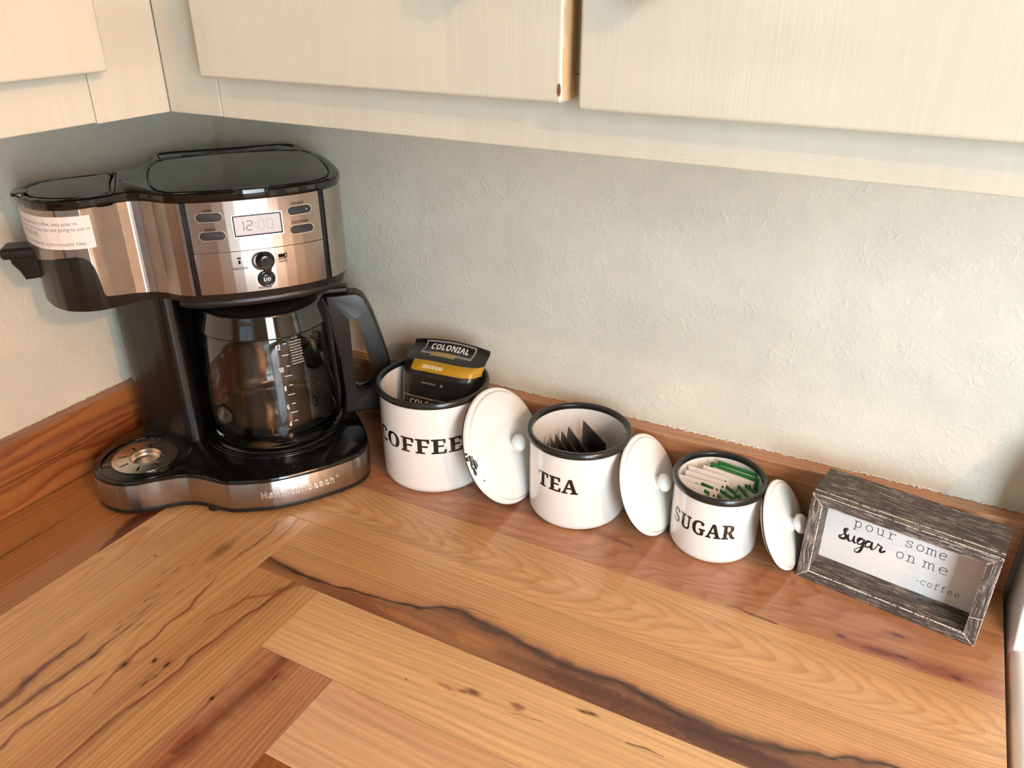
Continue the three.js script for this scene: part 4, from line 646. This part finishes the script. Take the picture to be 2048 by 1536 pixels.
lid('smallest white enamel lid with its knob against the wooden sign box', 0.7615, 0.0666, 0.0440, 25.8, 5.9, false);

// ---------------------------------------------------------------- things in the canisters
function pouch(name, label, cat, group, o) {           // a flat or plump pouch: {w, h, d, top, bend, map, mat}
  const g = [], NX = 20, NY = 26, pos = [], uv = [], idx = [], r = rng(o.seed ?? 1);
  for (const side of [1, -1]) for (let j = 0; j <= NY; j++) for (let i = 0; i <= NX; i++) {
    const s = i / NX * 2 - 1, t = j / NY, fin = o.fin ?? 0.08, body = smooth(0, fin * 1.6, t) * (1 - smooth(1 - fin * 1.8, 1 - fin * 0.7, t)) * 0.98 + 0.02;
    const plump = Math.pow(Math.max(0, 1 - Math.pow(Math.abs(s), o.square ?? 3.2)), 0.55), wr = (vnoise(i * 0.42, j * 0.36, (o.seed ?? 1) * 3 + (side > 0 ? 0 : 7)) - 0.5) * (o.wrinkle ?? 0.0008) * Math.min(1, body * plump * 3 + 0.3);
    const bz = (o.bend ?? 0) * Math.pow(smooth(1 - fin * 2.6, 1, t), 1.3), by = (o.drop ?? 0) * Math.pow(smooth(1 - fin * 2.6, 1, t), 2), bow = (o.bow ?? 0) * (1 - s * s) * smooth(1 - fin * 2.2, 1, t);
    pos.push(s * o.w / 2 * (1 - 0.02 * (1 - body)), t * o.h - by + bow, side * (o.d / 2 * body * plump + 0.00025) + wr - bz); uv.push((s + 1) / 2, t);
  }
  const n = (NX + 1) * (NY + 1);
  for (let k = 0; k < 2; k++) for (let j = 0; j < NY; j++) for (let i = 0; i < NX; i++) { const a = k * n + j * (NX + 1) + i, b = a + 1, c = a + NX + 1, d = c + 1; if (k === 0) idx.push(a, b, d, a, d, c); else idx.push(a, d, b, a, c, d); }
  const rim = []; for (let i = 0; i <= NX; i++) rim.push(i); for (let j = 1; j <= NY; j++) rim.push(j * (NX + 1) + NX); for (let i = NX - 1; i >= 0; i--) rim.push(NY * (NX + 1) + i); for (let j = NY - 1; j > 0; j--) rim.push(j * (NX + 1));
  for (let i = 0; i < rim.length; i++) { const a = rim[i], b = rim[(i + 1) % rim.length]; idx.push(a, a + n, b + n, a, b + n, b); }
  const geo = new THREE.BufferGeometry(); geo.setAttribute('position', new THREE.Float32BufferAttribute(pos, 3)); geo.setAttribute('uv', new THREE.Float32BufferAttribute(uv, 2)); geo.setIndex(idx); geo.computeVertexNormals();
  const m = new THREE.Mesh(toCreasedNormals(geo, 1.0), o.mat); m.name = numbered(name); m.castShadow = m.receiveShadow = true; scene.add(m); return tag(m, label, cat, group);
}
// places a pouch: point at the middle of its bottom edge, heading of its face, lean backwards, roll in its own plane
function place(m, [x, y, z], face, lean, roll) { m.position.set(x, y, z); m.rotation.order = 'YXZ'; m.rotation.set(-lean, face, roll); return m; }
{
  const w = 0.098, h = 0.147, tex = canvas(1040, 1500, (g, W, H) => {
    g.fillStyle = '#15110f'; g.fillRect(0, 0, W, H); g.textAlign = 'center'; g.textBaseline = 'middle';
    const mm = W / 104, Y = (m) => H - m * mm;         // Y(height above the bottom edge in mm)
    const sign = (y, x, k, wid) => {
      g.strokeStyle = '#e8e4de'; g.lineWidth = 0.55 * mm; g.strokeRect(x * mm, Y(y + 7.2), wid * mm, 14.4 * mm); g.lineWidth = 0.3 * mm; g.strokeRect((x + 1.2) * mm, Y(y + 6), (wid - 2.4) * mm, 12 * mm);
      g.fillStyle = '#f3f0ea'; g.font = `bold ${9.4 * mm}px sans-serif`; g.save(); g.translate((x + wid / 2) * mm, Y(y - 0.2)); g.scale(k, 1); g.fillText('COLONIAL', 0, 0); g.restore();
    };
    sign(140.5, 18, 1.12, 68); g.fillStyle = '#a8905a'; g.fillRect(32 * mm, Y(134.8), 34 * mm, 3.4 * mm);
    g.fillStyle = '#b68a1a'; g.fillRect(19 * mm, Y(127.5), 90 * mm, 11 * mm); g.fillStyle = '#f4ead2'; g.font = `bold ${4.6 * mm}px sans-serif`; g.save(); g.translate(47 * mm, Y(121.8)); g.scale(0.66, 1); g.fillText('SIGNATURE BLEND', 0, 0); g.restore();
    g.fillStyle = '#b9b4ae'; g.font = `bold ${2.5 * mm}px sans-serif`; g.save(); g.translate(44 * mm, Y(103)); g.scale(0.75, 1); g.fillText('ROASTED IN THE USA', 0, 0); g.restore(); g.lineWidth = 0.5 * mm; g.strokeStyle = '#b9b4ae'; g.beginPath(); g.arc(62 * mm, Y(103), 1.4 * mm, 0, 7); g.stroke(); g.beginPath(); g.arc(62 * mm, Y(103), 0.5 * mm, 0, 7); g.stroke();
    sign(77.5, 7, 1.16, 78);
  });
  const bag = pouch('coffee_packet', 'black foil packet of ground coffee with a mustard yellow band, standing in the COFFEE canister', 'packet', null, { w, h, d: 0.040, fin: 0.10, bend: 0.024, drop: 0.010, bow: 0.005, square: 5, wrinkle: 0.0022, seed: 4, mat: phys({ map: tex, roughness: 0.34, clearcoat: 0.5, clearcoatRoughness: 0.25 }) });
  place(bag, [0.3715, 0.0050, 0.0790], 5 * Math.PI / 180, 0.16, 0.0);
}
{
  const foil = phys({ color: srgb(40, 34, 36), roughness: 0.42, clearcoat: 0.3, clearcoatRoughness: 0.3 });
  const foil2 = phys({ color: srgb(70, 60, 60), roughness: 0.40, clearcoat: 0.35, clearcoatRoughness: 0.3, map: texture(256, 256, (x, y, o) => { const d = Math.hypot(x - 128, y - 40), t = 70 + 120 * smooth(0.55, 0.9, vnoise(Math.atan2(y - 40, x - 128) * 14, d / 60, 91)) * (1 - smooth(60, 190, d)); o[0] = t; o[1] = t * 0.93; o[2] = t * 0.95; }) });
  const tan = std({ color: srgb(150, 128, 110), roughness: 0.5 });
  const T = [[0.5208, 0.0517, 0.080], [0.5172, 0.0600, 0.078], [0.5145, 0.0670, 0.0765], [0.5128, 0.0735, 0.0750], [0.5122, 0.0795, 0.0730], [0.5130, 0.0850, 0.0700]];
  const look = ['first', 'second', 'third', 'fourth', 'fifth', 'sixth'], e = [0.738, 0.675];
  for (let i = 0; i < 6; i++) {
    const w = 0.054 - i * 0.002, m = pouch('tea_sachet', i === 5 ? 'tan tea sachet standing at the front end of the row in the TEA canister' : `black foil tea sachet, ${look[i]} from the back of the row in the TEA canister`, 'tea bag', 'tea sachets standing in a row', { w, h: T[i][2] - 0.006, d: 0.0026, fin: 0.1, wrinkle: 0.0006, seed: 30 + i, mat: i === 5 ? tan : foil });
    place(m, [T[i][0] + e[0] * w / 2, 0.0050, T[i][1] + e[1] * w / 2], Math.atan2(-e[1], e[0]), 0.02 - 0.012 * i, -0.05 - 0.02 * (i % 2));
  }
  place(pouch('tea_sachet', 'large dark printed tea sachet with one corner up, at the back of the TEA canister', 'tea bag', null, { w: 0.052, h: 0.082, d: 0.004, fin: 0.09, wrinkle: 0.0008, seed: 50, mat: foil2 }), [0.5575, 0.0050, 0.0605], Math.atan2(-0.63, 0.777), 0.0, -0.02);
}
{
  const paper = (kind) => canvas(320, 400, (g, W, H) => {
    const r = rng(kind * 13 + 1); g.fillStyle = kind === 1 ? '#f3ebe4' : '#f4f3ee'; g.fillRect(0, 0, W, H);
    if (kind === 0) { g.fillStyle = '#2f7a3a'; g.fillRect(0, 0, 22, H); g.fillRect(W - 22, 0, 22, H); g.fillRect(0, 0, W, 26); g.fillRect(0, H - 26, W, 26); g.fillStyle = '#bfd8b0'; for (let i = 0; i < 9; i++) { g.beginPath(); g.ellipse(60 + 200 * r(), 80 + 250 * r(), 26, 10, r() * 3, 0, 7); g.fill(); } g.fillStyle = '#58605a'; g.fillRect(40, 40, 60, 40); }
    if (kind === 1) { g.strokeStyle = 'rgba(200,180,168,0.8)'; for (const y of [14, H - 14]) { g.beginPath(); g.moveTo(0, y); g.lineTo(W, y); g.stroke(); } g.fillStyle = 'rgba(60,60,70,0.9)'; g.fillRect(W - 30, 30, 16, 16); }
    if (kind === 2) { g.fillStyle = '#a9c99c'; for (let i = 0; i < 16; i++) { g.beginPath(); g.ellipse(W * r(), 40 + 330 * r(), 44, 15, r() * 3, 0, 7); g.fill(); } g.fillStyle = '#4d8a4e'; for (let i = 0; i < 7; i++) { g.beginPath(); g.ellipse(W * r(), 40 + 300 * r(), 30, 9, r() * 3, 0, 7); g.fill(); } g.fillStyle = '#2f7238'; g.fillRect(0, 0, W, 24); g.fillRect(0, 0, 20, H); g.fillRect(W - 20, 0, 20, H); g.fillStyle = '#dfe6d6'; g.fillRect(20, 26, W - 40, 12); }
  });
  const mats = [0, 1, 2].map((k) => std({ map: paper(k), roughness: 0.62 })), base = { w: 0.050, h: 0.062, d: 0.0030, fin: 0.09, wrinkle: 0.0006 };
  const put = (label, kind, o, pos, face, lean, roll, group) => place(pouch('sweetener_packet', label, 'packet', group, { ...base, ...o, mat: mats[kind] }), pos, face, lean, roll);
  put('green edged packet at the very back of the SUGAR canister, against the rear wall', 0, { seed: 61, w: 0.044 }, [0.7060, 0.0125, 0.0400], -0.12, 0.02, -0.02);
  put('green edged white packet standing second from the back in the SUGAR canister', 0, { seed: 62, w: 0.052 }, [0.7030, 0.0120, 0.0492], -0.13, 0.06, -0.03);
  put('plain white packet just in front of the green edged ones in the SUGAR canister', 1, { seed: 63, w: 0.054 }, [0.6985, 0.0110, 0.0555], -0.10, 0.06, -0.03);
  for (let i = 0; i < 4; i++) put(['rearmost', 'second', 'third', 'frontmost'][i] + ' of the four stepped plain white packets at the left in the SUGAR canister', 1, { seed: 70 + i, w: 0.043 }, [0.6830 - 0.0022 * i, 0.0110 - 0.0014 * i, 0.0620 + i * 0.0066], -0.10 + 0.035 * (i % 3), 0.07 - 0.012 * i, 0.02 - 0.03 * (i % 2), 'plain white packets');
  const F = [[0.7270, 0.0760], [0.7215, 0.0800], [0.7155, 0.0830], [0.7095, 0.0860], [0.7035, 0.0880], [0.6960, 0.0890], [0.6885, 0.0900], [0.6810, 0.0900]];
  F.forEach(([x, z], i) => put(`green leaf-printed packet, ${['first', 'second', 'third', 'fourth', 'fifth', 'sixth', 'seventh', 'eighth'][i]} from the right in the front row of the SUGAR canister`, 2, { seed: 80 + i, w: 0.030, h: 0.061 - 0.003 * (i % 3), d: 0.0026 }, [x - 0.003, 0.0085, z - 0.006], -0.80 + 0.05 * i - (i % 2) * 0.16, 0.12, 0.16 - 0.10 * (i % 3), 'green packets in the front row'));
}

// ---------------------------------------------------------------- wooden sign box
{
  const SW = 0.1557, SH = 0.0964, SD = 0.0526, b = 0.0106, PZ = -0.0310;
  const s = thing('sign_box', 'weathered dark wood shadow-box sign reading pour some sugar on me', 'sign', [0.7837, 0.0002, 0.0847], -9.23 * Math.PI / 180);
  const weather = (seed, more, W = 1024, H = 256) => texture(W, H, (x, y, o) => {
    const u = x / W * 8, v = y / H, wv = vnoise(u * 1.2, v * 4, seed + 5) * 0.05, f = vnoise(u * 1.6, (v + wv) * 80, seed), f2 = vnoise(u * 5, (v + wv) * 190, seed + 1), f3 = vnoise(u * 1.4, v * 14, seed + 2), saw = vnoise(u * 50 + v * 6, v * 30, seed + 3);
    const pale = smooth(0.56 - more, 0.74 - more, f * 0.55 + f2 * 0.3 + f3 * 0.15 + (saw - 0.5) * 0.16) * 0.8, dk = smooth(0.62, 0.85, f2 * 0.6 + (1 - f) * 0.4) * 0.5;
    const c = [[74, 63, 58], [176, 168, 160], [42, 34, 31]]; for (let k = 0; k < 3; k++) o[k] = lerp(lerp(c[0][k], c[2][k], dk), c[1][k], pale);
  });
  const maps = [weather(401, 0), weather(411, 0.04), weather(421, 0.06)].map((t) => { t.repeat.set(6.4, 22); return t; });
  const board = maps.map((map) => std({ map, roughness: 0.75, bumpMap: map, bumpScale: 0.0002 }));
  const worn = std({ roughness: 0.8, map: (() => { const t = texture(1024, 64, (x, y, o) => { const q = smooth(0.22, 0.46, vnoise(x / 7, y / 9, 431) * 0.65 + vnoise(x / 40, y / 30, 432) * 0.4); const c = [[92, 76, 66], [224, 214, 196]]; for (let k = 0; k < 3; k++) o[k] = lerp(c[0][k], c[1][k], q); }); t.repeat.set(9, 60); return t; })() });
  // extruded board whose bevels are worn to bare wood: the faces along the main axes take the stained material
  const wornPrism = (shape, depth, bevel, orient) => {
    let g = new THREE.ExtrudeGeometry(shape, { depth: depth - 2 * bevel, bevelEnabled: true, bevelThickness: bevel, bevelSize: bevel, bevelOffset: -bevel, bevelSegments: 1 }); g.translate(0, 0, bevel); if (orient) orient(g);
    g = planarUV(g); g.computeVertexNormals(); const p = g.attributes.position, n = g.attributes.normal, uv = g.attributes.uv, A = [[], []];
    const flats = shape.getPoints().map((q, i, a) => { const t = a[(i + 1) % a.length]; return Math.hypot(t.x - q.x, t.y - q.y); });
    const plain = g.index ? null : g; const tri = p.count / 3, v = new THREE.Vector3(), raw = new THREE.Vector3();
    for (let i = 0; i < tri; i++) {
      let area; { const a = new THREE.Vector3().fromBufferAttribute(p, i * 3), b2 = new THREE.Vector3().fromBufferAttribute(p, i * 3 + 1), c = new THREE.Vector3().fromBufferAttribute(p, i * 3 + 2); const e1 = b2.clone().sub(a), e2 = c.clone().sub(a), e3 = c.clone().sub(b2); raw.crossVectors(e1, e2); area = raw.length() / 2; v.copy(raw).normalize(); const longest = Math.max(e1.length(), e2.length(), e3.length()); area = area / longest; }
      A[area < bevel * 1.2 ? 1 : 0].push(i);
    }
    const out = new THREE.BufferGeometry(); for (const k of ['position', 'normal', 'uv']) { const src = g.attributes[k], sz = src.itemSize, arr = new Float32Array(src.count * sz); let w = 0; for (const grp of A) for (const i of grp) for (let q = 0; q < 3 * sz; q++) arr[w++] = src.array[i * 3 * sz + q]; out.setAttribute(k, new THREE.BufferAttribute(arr, sz)); }
    out.addGroup(0, A[0].length * 3, 0); out.addGroup(A[0].length * 3, A[1].length * 3, 1); return out;
  };
  const shape = (pts) => new THREE.Shape(V2(pts)), add = (name, g, i) => part(name, g, [board[i], worn], s), E = 0.0007, T = 0.0098, FD = 0.0075;
  // four boards round the box
  add('top_board', wornPrism(shape([[0, SH - T], [SW, SH - T], [SW, SH], [0, SH]]), SD - FD, E, (g) => g.translate(0, 0, -SD)), 0);
  add('bottom_board', wornPrism(shape([[0, 0], [SW, 0], [SW, T], [0, T]]), SD - FD, E, (g) => g.translate(0, 0, -SD)), 1);
  add('side_board', wornPrism(shape([[0, T + 0.0001], [T, T + 0.0001], [T, SH - T - 0.0001], [0, SH - T - 0.0001]]), SD - FD, E, (g) => g.translate(0, 0, -SD)), 2);
  add('side_board', wornPrism(shape([[SW - T, T + 0.0001], [SW, T + 0.0001], [SW, SH - T - 0.0001], [SW - T, SH - T - 0.0001]]), SD - FD, E, (g) => g.translate(0, 0, -SD)), 2);
  // mitred front frame
  const F = [[[0, 0], [SW, 0], [SW - b, b], [b, b]], [[SW, SH], [0, SH], [b, SH - b], [SW - b, SH - b]]], G = [[[0, SH], [0, 0], [b, b], [b, SH - b]], [[SW, 0], [SW, SH], [SW - b, SH - b], [SW - b, b]]];
  F.forEach((q, i) => add('frame_rail', wornPrism(shape(q), FD, E, (g) => g.translate(0, 0, -FD)), i));
  G.forEach((q) => part('frame_stile', (() => { const g = wornPrism(shape(q), FD, E, (gg) => gg.translate(0, 0, -FD)), uv = g.attributes.uv; for (let i = 0; i < uv.count; i++) uv.setXY(i, uv.getY(i), uv.getX(i)); return g; })(), [board[2], worn], s));
  // a split across the right stile, worn pale
  part('stile_crack', tube([[SW - b, 0.0290, 0.0002], [SW - b * 0.6, 0.0302, 0.0004], [SW - b * 0.3, 0.0306, 0.0003], [SW, 0.0315, 0.0001]], 0.00045, 12, 6), worn, s);
  // printed panel
  const px = 12000, PW = SW - 2 * T, PH = SH - 2 * T, tex = canvas(Math.round(PW * px), Math.round(PH * px), (g, W, H) => {
    g.fillStyle = '#ece9e6'; g.fillRect(0, 0, W, H); const r = rng(17);
    for (let i = 0; i < 700; i++) { g.fillStyle = `rgba(${r() < 0.5 ? '255,255,255' : '196,190,186'},${0.10 + 0.16 * r()})`; g.fillRect(r() * W, r() * H, 60 + 500 * r(), 1 + 2 * r()); }
    const X = (x) => (x - T) * px, Y = (y) => H - (y - T) * px; g.strokeStyle = '#1c1a1b'; g.lineCap = 'round'; g.lineJoin = 'round'; g.fillStyle = '#1c1a1b';
    // thin slab-serif typewriter letters drawn on a cell of width 1, x-height 1
    const slabLetters = {
      p: (l) => { l([[0.05, 1], [0.24, 1], [0.24, -0.46]]); l([[0.08, -0.46], [0.42, -0.46]]); bowl(0.52, 0.5, 0.29, 0.5); }, o: () => bowl(0.5, 0.5, 0.34, 0.5),
      u: (l) => { l([[0.04, 1], [0.22, 1], [0.22, 0.30]]); arc([[0.22, 0.30], [0.26, 0.0], [0.62, -0.06], [0.74, 0.30]]); l([[0.56, 1], [0.74, 1], [0.74, 0], [0.92, 0]]); },
      r: (l) => { l([[0.10, 1], [0.32, 1], [0.32, 0]]); l([[0.12, 0], [0.62, 0]]); arc([[0.32, 0.62], [0.44, 0.98], [0.68, 1.06], [0.86, 0.88]]); },
      s: (l) => { arc([[0.78, 0.98], [0.60, 1.04], [0.20, 1.04], [0.22, 0.72]]); arc([[0.22, 0.72], [0.24, 0.48], [0.80, 0.58], [0.80, 0.28]]); arc([[0.80, 0.28], [0.80, -0.06], [0.36, -0.04], [0.20, 0.04]]); l([[0.78, 1], [0.78, 0.76]]); l([[0.20, 0.24], [0.20, 0]]); },
      m: (l) => { l([[-0.06, 1], [0.10, 1], [0.10, 0]]); l([[-0.06, 0], [0.24, 0]]); arc([[0.10, 0.7], [0.18, 1.08], [0.46, 1.08], [0.50, 0.74]]); l([[0.50, 0.74], [0.50, 0], [0.62, 0]]); arc([[0.50, 0.7], [0.58, 1.08], [0.86, 1.08], [0.90, 0.74]]); l([[0.90, 0.74], [0.90, 0], [1.04, 0]]); },
      e: (l) => { l([[0.18, 0.54], [0.82, 0.54]]); arc([[0.82, 0.54], [0.82, 1.18], [0.18, 1.18], [0.17, 0.52]]); arc([[0.17, 0.52], [0.16, -0.10], [0.62, -0.12], [0.84, 0.14]]); },
      n: (l) => { l([[0.06, 1], [0.26, 1], [0.26, 0]]); l([[0.08, 0], [0.44, 0]]); arc([[0.26, 0.68], [0.36, 1.08], [0.74, 1.10], [0.76, 0.70]]); l([[0.76, 0.70], [0.76, 0]]); l([[0.60, 0], [0.92, 0]]); },
      c: (l) => { arc([[0.80, 0.80], [0.64, 1.16], [0.16, 1.14], [0.16, 0.5]]); arc([[0.16, 0.5], [0.16, -0.12], [0.62, -0.14], [0.84, 0.14]]); l([[0.80, 1], [0.80, 0.74]]); },
      f: (l) => { arc([[0.86, 1.36], [0.70, 1.50], [0.42, 1.50], [0.40, 1.14]]); l([[0.40, 1.14], [0.40, 0]]); l([[0.16, 1], [0.74, 1]]); l([[0.18, 0], [0.70, 0]]); }, '-': (l) => l([[0.25, 0.5], [0.75, 0.5]]),
    };
    let ox, oy, sx, sy; const P = ([x, y]) => [ox + x * sx, oy - y * sy];
    const line = (pts) => { g.beginPath(); pts.forEach((q, i) => g[i ? 'lineTo' : 'moveTo'](...P(q))); g.stroke(); }, arc = ([a, b2, c, d]) => { g.beginPath(); g.moveTo(...P(a)); g.bezierCurveTo(...P(b2), ...P(c), ...P(d)); g.stroke(); }, bowl = (x, y, a, b2) => { g.beginPath(); g.ellipse(...P([x, y]), a * sx, b2 * sy, 0, 0, 7); g.stroke(); };
    const type = (word, x, y, pitch, cw, xh, lw) => { g.lineWidth = lw * px; [...word].forEach((ch, i) => { if (ch === ' ') return; ox = X(x + i * pitch); oy = Y(y); sx = cw * px; sy = xh * px; slabLetters[ch](line); }); };
    type('pour', 0.0345, 0.0560, 0.0100, 0.0084, 0.0066, 0.00066); type('some', 0.0798, 0.0545, 0.0094, 0.0082, 0.0066, 0.00066);
    type('on', 0.0748, 0.0395, 0.0096, 0.0084, 0.0068, 0.00066); type('me', 0.0990, 0.0395, 0.0118, 0.0094, 0.0068, 0.00066);
    type('-', 0.0960, 0.0205, 0.007, 0.0046, 0.0046, 0.00045); type('coffee', 0.1005, 0.0205, 0.0057, 0.0049, 0.0046, 0.00046);
    // the brush-script word: strokes that swell and thin
    const brushStroke = (a, b2, c, d, w0, w1) => { for (let i = 0; i <= 46; i++) { const t = i / 46, q = (k) => (1 - t) ** 3 * a[k] + 3 * t * (1 - t) ** 2 * b2[k] + 3 * t * t * (1 - t) * c[k] + t ** 3 * d[k]; const w = lerp(w0, w1, Math.sin(Math.PI * t)); g.beginPath(); g.arc(...P([q(0), q(1)]), w * px, 0, 7); g.fill(); } };
    ox = X(0.0240); oy = Y(0.0375); sx = 0.0098 * px; sy = 0.0092 * px; const th = 0.00042, tk = 0.00128;
    const st = (...a) => brushStroke(...a);
    st([-0.02, 0.30], [0.30, 0.35], [0.62, 0.90], [0.72, 1.38], th, 0.0005); st([0.72, 1.38], [0.42, 1.50], [0.34, 1.05], [0.56, 0.70], 0.0006, tk); st([0.56, 0.70], [0.86, 0.30], [0.50, -0.10], [0.12, 0.10], tk * 0.9, tk); st([0.12, 0.10], [0.0, 0.2], [0.08, 0.36], [0.24, 0.28], 0.0005, 0.0006);
    st([0.86, 0.80], [0.80, 0.40], [0.90, 0.0], [1.14, 0.06], 0.0006, tk); st([1.14, 0.06], [1.32, 0.2], [1.38, 0.5], [1.42, 0.86], th, 0.0005); st([1.42, 0.86], [1.36, 0.3], [1.40, -0.02], [1.62, 0.10], 0.0007, tk * 0.9);
    st([1.62, 0.10], [1.78, 0.2], [1.9, 0.5], [2.14, 0.84], th, 0.0004); st([2.30, 0.74], [2.02, 1.02], [1.70, 0.70], [1.78, 0.30], 0.0006, tk); st([1.78, 0.30], [1.84, -0.04], [2.16, 0.0], [2.32, 0.66], 0.0006, 0.0008); st([2.34, 0.84], [2.30, 0.1], [2.34, -0.9], [1.86, -0.98], 0.0007, tk); st([1.86, -0.98], [1.50, -0.96], [1.70, -0.44], [2.56, 0.12], 0.0007, 0.0004);
    st([3.02, 0.74], [2.74, 1.02], [2.44, 0.70], [2.52, 0.28], 0.0006, tk); st([2.52, 0.28], [2.60, -0.06], [2.90, 0.04], [3.04, 0.62], 0.0006, 0.0008); st([3.08, 0.86], [3.00, 0.3], [3.04, -0.04], [3.26, 0.08], 0.0007, tk);
    st([3.26, 0.08], [3.46, 0.24], [3.50, 0.6], [3.60, 0.98], th, 0.0005); st([3.60, 0.98], [3.66, 0.74], [3.86, 0.86], [3.96, 0.74], 0.0006, 0.0007); st([3.96, 0.74], [3.80, 0.3], [3.86, -0.18], [4.30, 0.40], 0.0008, tk);
  });
  const back = part('printed_panel', box(T - 0.0005, SW - T + 0.0005, T - 0.0005, SH - T + 0.0005, PZ - 0.003, PZ), std({ map: tex, roughness: 0.6 }), s), bp = back.geometry.attributes.position, bu = back.geometry.attributes.uv;
  for (let i = 0; i < bp.count; i++) bu.setXY(i, (bp.getX(i) - T) / PW, (bp.getY(i) - T) / PH);
}

renderer.render(scene, camera);
